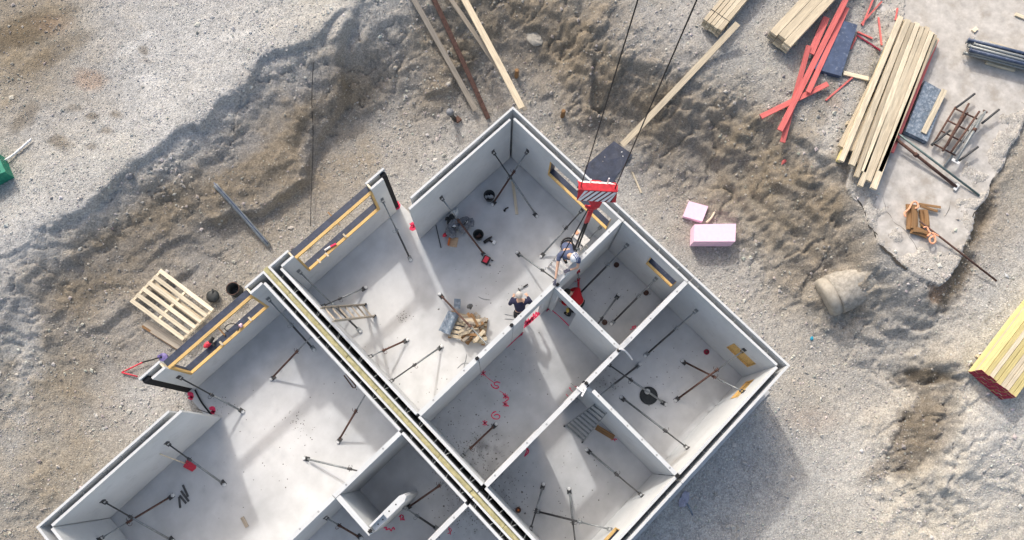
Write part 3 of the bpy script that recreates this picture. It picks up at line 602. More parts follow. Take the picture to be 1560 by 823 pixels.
# --- party wall: two double walls with mineral wool between
SEG = [((2.29, 7.775), 'upper'), ((-.19, 2.20), 'middle'), ((-3.49, -.30), 'lower')]
for (a, b), w_ in SEG:
    p = dict(upper='from the window bay down to the chalk-marked room', middle='beside the room with the red chalk numbers', lower='running off the bottom edge')[w_]
    q = dict(upper='along the large left room', middle='beside the narrow concrete stub wall', lower='running off the bottom edge')[w_]
    double_wall('right half of the party wall, ' + p, 'y', (a, b, -.765, -.69), (a - .04, b + (.045 if w_ != 'upper' else .28), -.965, -.905), tie=.45, name='party_wall')
    double_wall('left half of the party wall, ' + q, 'y', (a, b, -1.35, -1.28), (a - .04, b + (.045 if w_ != 'upper' else .28), -1.165, -1.11), tie=.45, name='party_wall')
iw = thing('insulation_core', 'yellow green mineral wool filling the middle of the party wall', 'insulation', (-1.03, 2, 0))
y0 = -3.7
while y0 < 8.1:
    y1 = min(y0 + 1.2, 8.12); v = MB(); n = 14
    xs = [-1.108, -1.06, -1.02, -.967]; vs = []; fs = []
    for i in range(n + 1):
        yy = y0 + .006 + (y1 - y0 - .012) * i / n
        for k, xx in enumerate(xs): vs.append((xx, yy, 2.66 + random.uniform(-.025, .025) + (.025 if k in (1, 2) else 0)))
    for i in range(n):
        for k in range(3): fs.append((i * 4 + k, i * 4 + k + 1, i * 4 + k + 5, i * 4 + k + 4))
    v.add(vs, fs); v.box(-1.1085, -.9665, y0 + .006, y1 - .006, 0, 2.6); v.build('wool_slab', M['wool'], iw, smooth=True); y0 = y1
# --- interior walls
single_wall('interior wall stub between the party wall and the first dark joint, by the firewood pallet', 'x', -.685, 1.39, 2.17, 2.30)
single_wall('interior wall panel with a dark joint at each end, below the grey haired man', 'x', 1.415, 2.68, 2.17, 2.30)
single_wall('interior wall panel with a doorway and red scribble on its threshold', 'x', 2.70, 4.36, 2.17, 2.30, [(3.17, 3.97, -.01, 2.05)])
single_wall('interior wall panel the helmeted worker leans over, under the slings', 'x', 4.395, 6.985, 2.175, 2.295)
single_wall('interior wall with a doorway beside the worker in red', 'y', -.19, 2.155, 4.27, 4.39, [(1.27, 2.0, -.01, 2.26)], sockets=6)
single_wall('interior wall from the party wall to the white cross clip', 'x', -.685, 3.0, -.325, -.20, [(1.3, 2.35, -.01, 2.15)])
single_wall('short interior wall panel between the cross clip and the white strap', 'x', 3.025, 4.26, -.325, -.20, sockets=2)
single_wall('interior wall panel between the two small rooms on the right', 'x', 4.285, 6.985, -.32, -.195)
p4 = single_wall('interior wall behind the leaning ladder in the lowest room', 'y', -3.49, -.52, 2.95, 3.055, sockets=6)
MB().box(2.952, 3.052, -.518, -.33, 0, 2.45).build('recessed_end', M['wall'], p4)
single_wall('interior wall from the party wall to the dark corner with rusty brace', 'x', -3.6, -1.355, 2.18, 2.30)
single_wall('interior wall of the left house that runs off the bottom edge', 'x', -9.03, -3.62, 2.175, 2.295)
single_wall('short interior wall joined to the free standing stub wall', 'y', .92, 2.165, -3.60, -3.47, sockets=0)
single_wall('interior wall at the bottom edge, left of the party wall', 'x', -5.2, -1.355, -.31, -.19)
st = thing('stub_wall', 'free standing short wall with a chamfered end and a stepped top', 'wall', (-2.9, 1.0, 0))
MB().prism([(-3.0, .90), (-2.42, .90), (-2.30, .96), (-2.30, 1.04), (-2.42, 1.10), (-3.0, 1.10)], 0, HW).build('panel', M['wall'], st)
MB().box(-3.44, -3.002, .90, 1.10, 0, HW - .16).build('lower_panel', M['wall'], st)
MB().box(-3.44, -3.002, 1.045, 1.098, HW - .158, HW - .003).build('upstand', M['wall'], st)
for x in (-2.62, -2.85): MB().lathe((x, 1.0, HW), [(.02, -.02), (.02, .003)], 8).build('lifting_socket', M['joint'], st)
for x in (-3.12, -3.28): MB().lathe((x, .97, HW - .16), [(.02, -.02), (.02, .003)], 8).build('lifting_socket', M['joint'], st)
# dark joint strips in the wall faces
# window linings
def lining(label, axis, t0, t1, u0, u1, z0, z1, fill=False, room=-1):
    root = thing('window_lining', label, 'window frame', UV(axis, (u0 + u1) / 2, (t0 + t1) / 2, z0))
    def bx(nm, m, ua, ub, ta, tb, za, zb):
        b = MB(); p, q = UV(axis, ua, ta, za), UV(axis, ub, tb, zb); b.box(min(p.x, q.x), max(p.x, q.x), min(p.y, q.y), max(p.y, q.y), za, zb); return b.build(nm, m, root)
    e = .004
    if fill:
        bx('infill_board', M['osb'], u0 + e, u1 - e, t0 + (t1 - t0) * .22, t0 + (t1 - t0) * .30, z0 + e, z1 - e)
        bx('sill_board', M['form'], u0 + e, u1 - e, t0 + .003 * (1 if t1 > t0 else -1), t0 + (t1 - t0) * .21, z0 + e, z0 + .03)
    else:
        bx('sill_board', M['film'], u0 + e, u1 - e, t0 + (t1 - t0) * .30, t1, z0 + e, z0 + .022)
        bx('sill_batten', M['form'], u0 + e, u1 - e, t0 - (t1 - t0) * .02, t0 + (t1 - t0) * .29, z0 + e, z0 + .05)
        bx('head_board', M['film'], u0 + e, u1 - e, t0 + .01 * (1 if t1 > t0 else -1), t1, z1 - .024, z1 - e)
    for a, b in ((u0 + e, u0 + .024), (u1 - .024, u1 - e)):
        bx('jamb_batten', M['form'], a, b, t0 - (t1 - t0) * .02, t0 + (t1 - t0) * .21, z0 + .052, z1 - .026)
        if not fill: bx('jamb_board', M['film'], a, b, t0 + (t1 - t0) * .22, t1, z0 + .052, z1 - .026)
lining('timber lining of the wide window hole below the hook block', 'y', 7.0, 7.27, 2.5, 5.0, 1.25, 2.27)
lining('short timber window lining in the small room with the red worker', 'y', 7.0, 7.27, -.08, .94, 1.5, 2.2)
lining('yellow board closing the window behind the rusty brace', 'y', 7.0, 7.27, -3.26, -2.43, 1.0, 1.75, True)
lining('yellow board closing the window in the sunlit wall near the corner', 'x', -3.5, -3.75, 5.93, 6.65, 1.0, 1.75, True)
lining('yellow window lining in the sunlit wall at the bottom edge', 'x', -3.5, -3.75, .2, 1.02, 1.45, 2.2)
# ------------------------------------------------------------------ push-pull braces
def brace(head, foot, label, style='steelg', joint=.62, r=.03):
    """telescopic wall brace: head on the wall, foot plate bolted to the floor"""
    h, f = Vector(head), Vector(foot); f.z = 0
    root = thing('wall_brace', label, 'brace', f, 'telescopic braces holding up the walls')
    d = (h - f).normalized(); L = (h - f).length; q = f + Vector((0, 0, .075)); d = (h - q).normalized(); L = (h - q).length
    m = M[style]; m2 = M[{'steelg': 'steeld', 'rust': 'steeld', 'steeld': 'steelg', 'redsteel': 'redsteel'}[style]]
    side = Vector((-d.y, d.x, 0)).normalized(); hd = Vector((d.x, d.y, 0)).normalized()
    j = q + d * L * joint
    MB().tube([q + d * .07, j], r, 9).build('outer_tube', m, root, True)
    MB().tube([j - d * .02, h - d * .09], r * .72, 8).build('inner_tube', M['steelg'] if style != 'steelg' else m2, root, True)
    c = MB().tube([j - d * .10, j + d * .035], r * 1.3, 9)
    c.torus(j + side * .07 - d * .03, .055, .007, ax=side.cross(d), n=12, m=5, arc=.8)
    c.tube([j - d * .03 - side * .075, j - d * .03 + side * .06], .01, 5); c.build('collar', M['rust'] if style == 'rust' else m2, root, True)
    p = MB(); p.bar(f + Vector((0, 0, .004)) - hd * .09, f + Vector((0, 0, .004)) + hd * .09, .13, .014)
    for s_ in (-1, 1): p.bar(f + side * s_ * .035 + Vector((0, 0, .012)) - hd * .03, f + side * s_ * .035 + Vector((0, 0, .10)), .05, .01, up=side)
    p.tube([q - side * .055, q + side * .055], .014, 6); p.build('foot_plate', m2, root)
    MB().lathe(f + Vector((0, 0, .012)) - hd * .06, [(.055, 0), (.055, .03), (.035, .045)], 10).build('floor_bolt', M['plate'], root)
    k = MB(); k.bar(h - Vector((0, 0, .09)), h + Vector((0, 0, .09)), .11, .016, up=hd); k.tube([h - d * .10 - side * .05, h - d * .10 + side * .05], .016, 6)
    for s_ in (-1, 1): k.bar(h - d * .13 + side * s_ * .04, h - hd * .01 + side * s_ * .04, .05, .01, up=side)
    k.build('head_plate', m2, root); return root
G_ = lambda a, b: at(a, b, 0)
def hd_(p, ax, v): return on(*p, ax, v)
brace(hd_((751,231),'y',6.575), G_(816,328), 'grey brace from the long top wall, crossing a rusty brace in the top corner')
brace(hd_((804,230),'x',6.995), G_(752,310), 'dark rusty brace in the top corner with its foot beside a black bucket', 'rust')
brace(hd_((672,301),'y',6.575), G_(737,388), 'rusty brace over the tool bags, its foot by the small red tool case', 'rust')
brace(hd_((582,304),'y',7.775), G_(624.5,394), 'dark brace on the narrow wall just left of the doorway gap', 'steeld', .5)
brace(hd_((455,413),'y',7.775), G_(547,503), 'long dark brace passing under the ladder that leans on the party wall', 'steeld', .45)
brace((-.685, 6.82, .80), G_(554.5,440), 'thin grey brace ending on the party wall above the leaning ladder', 'steelg', .6, .026)
brace((-.685, 4.72, .75), G_(618,519.5), 'short rusty brace on the party wall below the leaning ladder', 'rust')
brace((-.685, 3.57, 1.75), G_(670.5,530), 'pale grey brace on the party wall nearest the interior wall stub', 'steelg', .55)
brace((1.95, 2.305, 1.75), G_(672,451), 'pale rusty brace reaching over the pallet of firewood offcuts', 'rust')
brace(hd_((887,320),'x',6.995), G_(826,389), 'grey brace under the wide window hole, left of the step ladder')
brace((4.72, 2.30, 1.68), G_(790,387.5), 'grey brace with its head hidden behind the helmeted worker')
brace(hd_((915,346),'x',6.995), G_(884,377), 'short dark brace between the slings and the right outer wall', 'steeld', .5, .026)
brace(hd_((956,373),'x',6.995), G_(882,449), 'long dark brace in the small room behind the worker in red', 'steeld')
brace(hd_((1000,424),'x',6.995), G_(933,492), 'dark brace under the short yellow-silled window', 'steeld')
brace((4.395, .62, 1.1), G_(940.5,452), 'grey brace rising to the interior wall behind the worker in red', 'steelg')
brace(hd_((1061,473),'x',6.995), G_(985,540), 'black spotted brace in the upper part of the right corner room', 'steeld')
brace(hd_((1134,533),'x',6.995), G_(1031,608.5), 'rusty brace fixed over the yellow board in the right corner room', 'rust')
brace(hd_((1132.5,597),'y',-3.495), G_(1041.6,552), 'brace fixed to the sunlit wall, crossing the rusty brace in the corner room', 'rust', .55)
brace((4.05, -.33, 1.5), G_(1011,614.5), 'grey brace beside the black round cover, starting below the white strap', 'steelg')
brace((3.06, -.75, 1.5), G_(972,557), 'dark brace running from the white strap to the top of the ladder wall', 'steeld')
brace(hd_((1048,683),'y',-3.495), G_(948.6,607.5), 'long grey brace to the sunlit wall left of the black round cover', 'steelg', .68)
brace(hd_((978.6,755.7),'y',-3.495), G_(896.4,687.6), 'brace with a purple band leading to the sunlit wall in the lowest room', 'steelg', .55)
brace((-.685, -2.0, .85), G_(827,741), 'small grey brace beside the orange cap in the lowest room', 'steelg', .6)
brace((-.1, -3.2, .7), G_(867,748), 'grey brace crossing another one at the bottom of the lowest room', 'steelg', .6)
brace((.9, -3.495, 1.3), G_(818.6,779), 'dark brace leading from a white foot to the bottom edge', 'steeld', .6)
brace((-.685, .75, 1.0), G_(753.5,648.5), 'rusty brace on the dark stained floor next to the red number', 'rust', .75)
brace(hd_((408,455),'y',7.775), G_(477,531), 'dark brace on the wall right of the second bay window', 'steeld', .5)
brace((-1.355, 6.15, 1.5), G_(416,576), 'rusty brace from the party wall pointing at the sunlit floor', 'rust')
brace((-1.355, 3.9, 1.3), G_(517,671), 'rusty brace on the party wall near the interior wall corner', 'rust')
brace((-2.9, 2.305, .9), G_(467,699), 'pale brace lying against the interior wall on the bright floor', 'steelg', .75)
brace(hd_((272,574.5),'y',7.775), G_(368,626), 'grey brace on the narrow wall beside the second doorway gap', 'steelg', .5)
brace(hd_((254,675),'y',6.575), G_(340,736), 'grey brace beside the red shovel on the lower left wall', 'steelg')
brace(hd_((156.5,763.5),'y',6.575), G_(261.5,822), 'long grey brace on the lower left wall, crossing a rusty one', 'steelg')
brace(hd_((151,822),'x',-9.035), G_(261,757), 'rusty brace from the end wall in the bottom left room', 'rust')
brace((-1.355, .55, 1.4), G_(622,773), 'rusty brace from the party wall to the stub wall', 'rust', .8)
brace((-2.75, .895, 1.0), G_(665,805), 'dark brace leaning on the free standing stub wall', 'steeld')
brace((-4.4, 2.17, 1.3), G_(548,818), 'brace with a loop handle at the bottom edge, left of the stub wall', 'rust')
M['redsteel'] = mat('red_painted_steel', (.38, .02, .04), .5, .3, 12, .08)
brace(on(881, 413, 'y', 2.168), G_(881, 444), 'red painted prop behind the worker in the red jacket', 'redsteel', .6, .035)
# ------------------------------------------------------------------ hook block, ropes and slings
HX = at(877, 378, 2.9)
def zof(px, py):                                    # height of the plumb line through the hook seen at this pixel
    best = min((abs((at(px, py, 2 + i * .02) - at(877, 378, 2.9)).to_2d().length), 2 + i * .02) for i in range(400)); return best[1]
zr = 5.7; zb = 6.75
c0, c1 = at(885, 284, zb + .26), at(937, 287, zb + .26); cx = (c0 + c1) / 2; ux = (c1 - c0); ux.z = 0; UL = ux.length; ux.normalize(); uy = Vector((-ux.y, ux.x, 0))
hb = thing('crane_hook_block', 'red crane hook block with white stripes hanging over the right outer wall', 'crane hook', (cx.x, cx.y, zr))
cc = Vector((cx.x, cx.y, zb)); B = MB(); hw_ = UL / 2 + .06
CH = [(-hw_, 0), (-hw_ + .01, .26), (hw_ - .01, .26), (hw_, 0), (.14, -.002), (.09, -.14), (-.09, -.14), (-.14, -.002)]
def cheek(a, z, s_, out=0): return cc + ux * a + uy * s_ * (.07 + .17 * (.26 - z) / .26 + out) + Vector((0, 0, z))
for s_ in (-1, 1):
    B.add([cheek(a, z, s_, -t) for t in (0, .012) for a, z in CH], [(0, 1, 2, 3, 4, 7), (4, 5, 6, 7), (15, 12, 11, 10, 9, 8), (15, 14, 13, 12)] + [(i, 8 + i, 8 + (i + 1) % 8, (i + 1) % 8) for i in range(8)])
B.bar(cc + ux * -hw_ + Vector((0, 0, .268)), cc + ux * hw_ + Vector((0, 0, .268)), .17, .014).build('side_plates', M['crane'], hb)
for s_ in (-1, 1):
    for i in range(7):
        a = -hw_ + .005 + i * (2 * hw_ - .06) / 6.3; q = [(min(max(x, -hw_ + .012), hw_ - .012), z) for x, z in ((a - .12, .01), (a - .045, .01), (a + .22, .235), (a + .145, .235))]
        MB().add([cheek(x, z, s_, .006) for x, z in q] + [cheek(x, z, s_, .001) for x, z in q], [(0, 1, 2, 3), (7, 6, 5, 4), (0, 4, 5, 1), (1, 5, 6, 2), (2, 6, 7, 3), (3, 7, 4, 0)]).build('warning_stripe', M['white'], hb)
        q = [(min(max(x + .075, -hw_ + .012), hw_ - .012), z) for x, z in ((a - .12, .01), (a - .085, .01), (a + .18, .235), (a + .145, .235))]
        if q[1][0] - q[0][0] > .01: MB().add([cheek(x, z, s_, .0055) for x, z in q] + [cheek(x, z, s_, .001) for x, z in q], [(0, 1, 2, 3), (7, 6, 5, 4), (0, 4, 5, 1), (1, 5, 6, 2), (2, 6, 7, 3), (3, 7, 4, 0)]).build('dark_stripe', M['black'], hb)
for s_ in (-1, 1):
    MB().lathe(cc + ux * s_ * UL * .42 + Vector((0, 0, .08)) - uy * .05, [(.05, -.002), (.13, 0), (.10, .035), (.10, .065), (.13, .10), (.05, .102)], 20, ax=uy).build('sheave', M['steeld'], hb)
    MB().tube([cc + ux * s_ * UL * .42 - uy * .17 + Vector((0, 0, .08)), cc + ux * s_ * UL * .42 + uy * .17 + Vector((0, 0, .08))], .03, 8).build('sheave_pin', M['steelg'], hb)
for x, z0_, z1_ in ((.22, .40, .42), (-.16, .30, .30)): MB().tube([cc + ux * x + uy * .16 + Vector((0, 0, .1)), cc + ux * x + uy * .16 + Vector((0, 0, z1_))], .018, 6).build('guard_pin', M['white'], hb)
MB().tube([cc + Vector((0, 0, -.16)), cc + Vector((0, 0, -.62))], [.10, .05], 10).lathe(cc + Vector((0, 0, -.60)), [(.06, -.08), (.09, -.06), (.09, 0), (.06, .06)], 12).build('swivel', M['crane'], hb, True)
hk = MB(); hz = cc + Vector((0, 0, -.68))
hk.tube([hz, hz + Vector((0, 0, -.10))] + [hz + Vector((0, 0, -.24)) + ux * .13 * math.cos(t) + Vector((0, 0, .13 * math.sin(t))) for t in np.linspace(1.4, -3.3, 12)], [.05, .045, .045] + [.05, .055, .06, .065, .068, .066, .06, .05, .04, .03, .015], 8).build('hook', M['crane'], hb, True)
rt = hz + Vector((0, 0, -.37))
for i, c in enumerate((c0, c1)):
    tag(MB().tube([(c.x, c.y, zb + .18), (c.x, c.y, 21.2)], .012, 6).build('hoist_rope', M['black'], None, True, origin=(c.x, c.y, zb + .18)),
        ('left' if i == 0 else 'right') + ' one of the two black hoist ropes running up from the hook block', 'rope', 'hoist ropes of the crane')
sl = thing('lifting_sling', 'black chain slings hanging from the crane hook to the helmeted worker', 'sling', rt)
MB().torus(rt, .10, .02, ax=uy, n=16).build('master_ring', M['crane'], sl, True)
def chain(p, q, wd, nm, m):
    p, q = Vector(p), Vector(q); L = (q - p).length; n = int(L / .16); d = (q - p) / n; b = MB()
    for i in range(n):
        s_ = uy if i % 2 else ux; a0 = p + d * i; a1 = a0 + d * 1.12
        b.tube([a0 + s_ * wd, a1 + s_ * wd], .014, 5).tube([a0 - s_ * wd, a1 - s_ * wd], .014, 5)
        b.tube([a0 - s_ * wd, a0 + s_ * wd], .014, 5).tube([a1 - s_ * wd, a1 + s_ * wd], .014, 5)
    b.build(nm, m, sl)
e1 = at(875, 381, 2.95); e2 = at(881, 376, 3.05); e3 = at(853, 396, 2.95)
for a, e, m_ in ((.02, e1, 'black'), (.06, e2, 'black')):
    p = rt + ux * a + Vector((0, 0, -.1)); k = p + (e - p) * .3
    MB().tube([p, k], .04, 7).build('sleeve', M['crane'], sl, True); MB().tube([k, e], .027, 7).build('strap', M[m_], sl, True)
MB().tube([rt - ux * .04 + Vector((0, 0, -.1)), e3], .016, 6).build('strap', M['black'], sl)
for e in (e1, e2):
    b = MB().tube([e, e + Vector((0, 0, -.1))] + [e + Vector((0, 0, -.16)) + ux * .05 * math.cos(t) + Vector((0, 0, .05 * math.sin(t))) for t in np.linspace(1.5, -2.8, 8)], [.02, .022] + [.022] * 7 + [.01], 6)
    b.build('sling_hook', M['steelg'], sl, True)
MB().tube([rt + Vector((0, 0, -.12)) + ux * .01, rt + Vector((0, 0, -.75)) + ux * .03], .045, 7).build('shortener', M['crane'], sl)
# ------------------------------------------------------------------ ladders
def ladder(label, f0, f1, t0, t1, n, mt='alu', rw=.07, name='ladder', cat='ladder'):
    f0, f1, t0, t1 = map(Vector, (f0, f1, t0, t1)); root = thing(name, label, cat, (f0 + f1) / 2); nm = (t0 - f0).cross(f1 - f0)
    for a, b in ((f0, t0), (f1, t1)):
        MB().bar(a, b, .026, rw, up=nm).build('rail', M[mt], root)
        MB().bar(a, a + (b - a) * .03, .045, rw * 1.25, up=nm).build('rubber_foot', M['black'], root)
    for i in range(n):
        k = (i + .6) / n; MB().bar(f0 + (t0 - f0) * k, f1 + (t1 - f1) * k, .028, .045, up=nm).build('rung', M[mt], root)
    return root
ladder('weathered ladder leaning on the party wall in the big room', G_(556.6, 464.4), G_(570.8, 481.9), on(489.5, 469, 'x', -.64), on(507.5, 489, 'x', -.64), 7, 'woodgr', .09)
ladder('thin dark metal ladder leaning on the wall in the lowest room', G_(859.5, 649.5), G_(887, 674), on(906, 616, 'x', 2.93), on(924, 629.5, 'x', 2.93), 9, 'steelg', .035)
sl_ = thing('step_ladder', 'light step ladder with a red topped platform under the helmeted worker', 'step ladder', (5.7, 2.85, 0))
fa, fb, ta, tb, ra, rb_ = Vector((5.2, 3.08, 0)), Vector((5.22, 2.50, 0)), Vector((6.02, 3.02, 1.75)), Vector((6.02, 2.56, 1.75)), Vector((6.5, 3.06, 0)), Vector((6.5, 2.52, 0))
for a, b in ((fa, ta), (fb, tb)): MB().bar(a, b, .03, .08, up=(1, 0, 0)).build('rail', M['alu'], sl_)
for a, b in ((ra, ta), (rb_, tb)): MB().bar(a, b + Vector((.06, 0, -.06)), .03, .05, up=(1, 0, 0)).build('rear_leg', M['alu'], sl_)
for i in range(7):
    k = (i + .7) / 7.4; p, q = fa + (ta - fa) * k, fb + (tb - fb) * k; MB().bar(p, q, .10, .03).build('step', M['white'], sl_)
MB().box(5.98, 6.26, 2.55, 3.03, 1.76, 1.79).build('platform', M['alu'], sl_); MB().box(6.08, 6.18, 2.93, 3.03, 1.792, 1.83).build('tool_tray', M['rope'], sl_)
# ------------------------------------------------------------------ people
def skin(name, V, E, m, parent, sub=2, root=0):
    """one continuous limb surface grown from a skeleton: V = [(point, radius)], E = pairs"""
    o = ORG[parent.name]; me = bpy.data.meshes.new(name); me.from_pydata([tuple(Vector(p) - o) for p, r in V], E, []); me.materials.append(m)
    ob = bpy.data.objects.new(name, me); COL.objects.link(ob); ob.parent = parent; ORG[ob.name] = o
    ob.modifiers.new('skin', 'SKIN'); ss = ob.modifiers.new('sub', 'SUBSURF'); ss.levels = ss.render_levels = sub
    for i, (p, r) in enumerate(V): me.skin_vertices[0].data[i].radius = r if isinstance(r, tuple) else (r, r)
    me.skin_vertices[0].data[root].use_root = True
    return ob
def hand(V, E, wi, d, nrm, rad=.009, curl=.35):
    """palm, five unequal bent fingers and a thumb from the side of the palm, appended to a skeleton at wrist index wi"""
    d = Vector(d).normalized(); nrm = Vector(nrm); nrm = (nrm - d * nrm.dot(d)).normalized(); s = d.cross(nrm); w_ = Vector(V[wi][0])
    V.append((w_ + d * .045, (.036, .02))); pi = len(V) - 1; E.append((wi, pi))
    for k, (off, ln) in enumerate(((-.033, .07), (-.011, .08), (.011, .075), (.033, .06))):
        a = w_ + d * .085 + s * off; V.append((a, rad * 1.15)); E.append((pi, len(V) - 1))
        b = a + d * ln * .55 + s * off * .2 + nrm * ln * curl * .3; V.append((b, rad)); E.append((len(V) - 2, len(V) - 1))
        V.append((b + d * ln * .38 + nrm * ln * curl * .7, rad * .8)); E.append((len(V) - 2, len(V) - 1))
    t = w_ + d * .03 - s * .045 + nrm * .012; V.append((t, rad * 1.2)); E.append((pi, len(V) - 1)); V.append((t + d * .045 - s * .02 + nrm * .02, rad)); E.append((len(V) - 2, len(V) - 1))
def person(label, base, J, up_col, leg_col, sleeve, hair=None, helmet=None, gloves=False, boots='black'):
    """J: joints in world space: pel, chest, neck, head, sh, el, wr, hip, kn, an (pairs), face (direction)"""
    root = thing('person', label, 'person', base); J = {k: ([Vector(q) for q in v] if isinstance(v, (list, tuple)) and not isinstance(v[0], (int, float)) else Vector(v)) for k, v in J.items()}
    fc = J['face'].normalized(); sh, el, wr, hp, kn, an = (J[k] for k in ('sh', 'el', 'wr', 'hip', 'kn', 'an'))
    V = [(J['pel'], (.15, .105)), (J['chest'], (.155, .105)), (J['neck'], .055), (J['head'], (.078, .088)), (J['head'] + (J['head'] - J['neck']).normalized() * .10, (.074, .084))]
    E = [(0, 1), (1, 2), (2, 3), (3, 4)]
    for s_ in (0, 1):
        V += [(sh[s_], .058), (el[s_], .042), (wr[s_], .028)]; n = len(V); E += [(1, n - 3), (n - 3, n - 2), (n - 2, n - 1)]
        hand(V, E, n - 1, wr[s_] - el[s_] if (wr[s_] - el[s_]).length > .01 else fc, J.get('palm', Vector((0, 0, -1))))
        V += [(hp[s_], .088), (kn[s_], .058), (an[s_], .04)]; n = len(V); E += [(0, n - 3), (n - 3, n - 2), (n - 2, n - 1)]
        V.append((an[s_] + fc * Vector((1, 1, 0)) * .16 + Vector((0, 0, -.05)), .035)); E.append((n - 1, n))
    skin('body', V, E, M['skin'], root)
    S = [(J['pel'] + (J['chest'] - J['pel']) * .02, (.178, .135)), (J['pel'] + (J['chest'] - J['pel']) * .55, (.165, .12)), (J['chest'], (.178, .13)), (J['chest'] + (J['neck'] - J['chest']) * .75, .085)]; SE = [(0, 1), (1, 2), (2, 3)]
    for s_ in (0, 1):
        S += [(sh[s_], .078), (sh[s_] + (el[s_] - sh[s_]) * .55, .066)]; n = len(S); SE += [(2, n - 2), (n - 2, n - 1)]
        if sleeve > .5:
            S += [(el[s_], .062), (el[s_] + (wr[s_] - el[s_]) * .92, .048)]; SE += [(n - 1, n), (n, n + 1)]
    skin('jacket' if sleeve > .5 else 'shirt', S, SE, M[up_col], root)
    T = [(J['pel'], (.172, .128)), (J['pel'] + (J['chest'] - J['pel']) * .22, (.166, .122))]; TE = [(0, 1)]
    for s_ in (0, 1):
        T += [(hp[s_], .105), (kn[s_], .075), (kn[s_] + (an[s_] - kn[s_]) * .85, .062)]; n = len(T); TE += [(0, n - 3), (n - 3, n - 2), (n - 2, n - 1)]
    skin('trousers', T, TE, M[leg_col], root)
    for s_ in (0, 1):
        f2 = (fc * Vector((1, 1, 0))).normalized(); a = an[s_]
        MB().tube([a + Vector((0, 0, .10)), a + Vector((0, 0, -.01)), a + f2 * .06 + Vector((0, 0, -.045)), a + f2 * .17 + Vector((0, 0, -.055))], [.052, .056, .054, .035], 8).build('boot', M[boots], root, True)
    hdv = (J['head'] - J['neck']).normalized(); hc = J['head'] + hdv * .06; sd_ = hdv.cross(fc).normalized(); f3 = sd_.cross(hdv).normalized()
    rot = Matrix((sd_, f3, hdv)).transposed()
    fm = MB(); fm.blob(hc + f3 * .10 - hdv * .035, (.014, .022, .025), 7, 5, rot=rot)
    for s_ in (-1, 1): fm.blob(hc + sd_ * s_ * .082 - hdv * .02, (.012, .022, .034), 7, 5, rot=rot)
    fm.build('nose_and_ears', M['skin'], root, True)
    ey = MB()
    for s_ in (-1, 1): ey.blob(hc + f3 * .080 + sd_ * s_ * .032, .011, 6, 4)
    ey.build('eyes', M['haird'], root, True)
    MB().blob(hc + f3 * .083 - hdv * .075, (.026, .008, .007), 6, 4, rot=rot).build('mouth', M['redcloth'], root, True)
    if hair:
        h = MB(); prof = []
        for i in range(7):
            t = PI * .62 * i / 6; prof.append((.104 * math.sin(t) + .002, .118 * math.cos(t)))
        h.lathe(hc - f3 * .022 + hdv * .012, prof, 14, ax=hdv).build('hair', M[hair], root, True)
    if helmet:
        h = MB(); h.lathe(hc + hdv * .02, [(.150, -.004), (.150, .006), (.128, .012), (.126, .05), (.108, .10), (.07, .135), (.02, .15)], 18, ax=hdv)
        hm = h.build('helmet', M['helmet'], root, True); b = MB()
        for k in (-.4, 0, .4):
            pr = [(hc + hdv * (.02 + .155 * math.cos(t)) + (f3 * math.sin(t) * .135) + sd_ * k * .11 * 1) for t in np.linspace(-1.3, 1.3, 9)]
            b.tube([p - hdv * abs(k) * .03 for p in pr], .014, 5)
        b.build('helmet_ridge', M['helmetb'], hm, True)
    if gloves:
        for s_ in (0, 1):
            W = [(wr[s_] - (wr[s_] - el[s_]).normalized() * .05, .04), (wr[s_], .036)]; WE = [(0, 1)]
            hand(W, WE, 1, wr[s_] - el[s_], J.get('palm', Vector((0, 0, -1))), .0125); skin('glove', W, WE, M['glove'], root, 1)
    return root
# worker on the step ladder, bent over the wall
h1 = at(872, 390, 3.28); s1, s2 = at(852, 388, 3.05), at(882, 394, 3.02); pl = at(863, 372, 2.45)
w1, w2 = at(846, 427, 2.86), at(867, 412, 2.86); e1_, e2_ = at(849, 408, 2.92), at(880, 408, 2.86)
p1 = person('worker in blue shirt and white helmet bending over the wall top', (5.6, 2.7, 0), dict(pel=pl, chest=(s1 + s2) / 2 + (pl - (s1 + s2) / 2) * .12 - Vector((0, 0, .04)), neck=(s1 + s2) / 2 + (h1 - (s1 + s2) / 2) * .45 + Vector((0, 0, .04)), head=h1 - Vector((0, 0, .06)),
    sh=[s1, s2], el=[e1_, e2_], wr=[w1, w2], hip=[pl + Vector((-.10, .0, -.06)), pl + Vector((.10, .02, -.06))], kn=[Vector((5.42, 2.66, 1.72)), Vector((5.72, 2.62, 1.80))], an=[Vector((5.52, 2.80, 1.02)), Vector((5.72, 2.78, 1.36))], face=(-.25, -.75, -.55)),
    'bluecloth', 'darkcloth', .3, None, True, True)
MB().tube([pl + Vector((.17 * math.cos(t), .13 * math.sin(t), .10)) for t in np.linspace(0, 2 * PI, 17)], .028, 6).build('tool_belt', M['black'], p1, True)
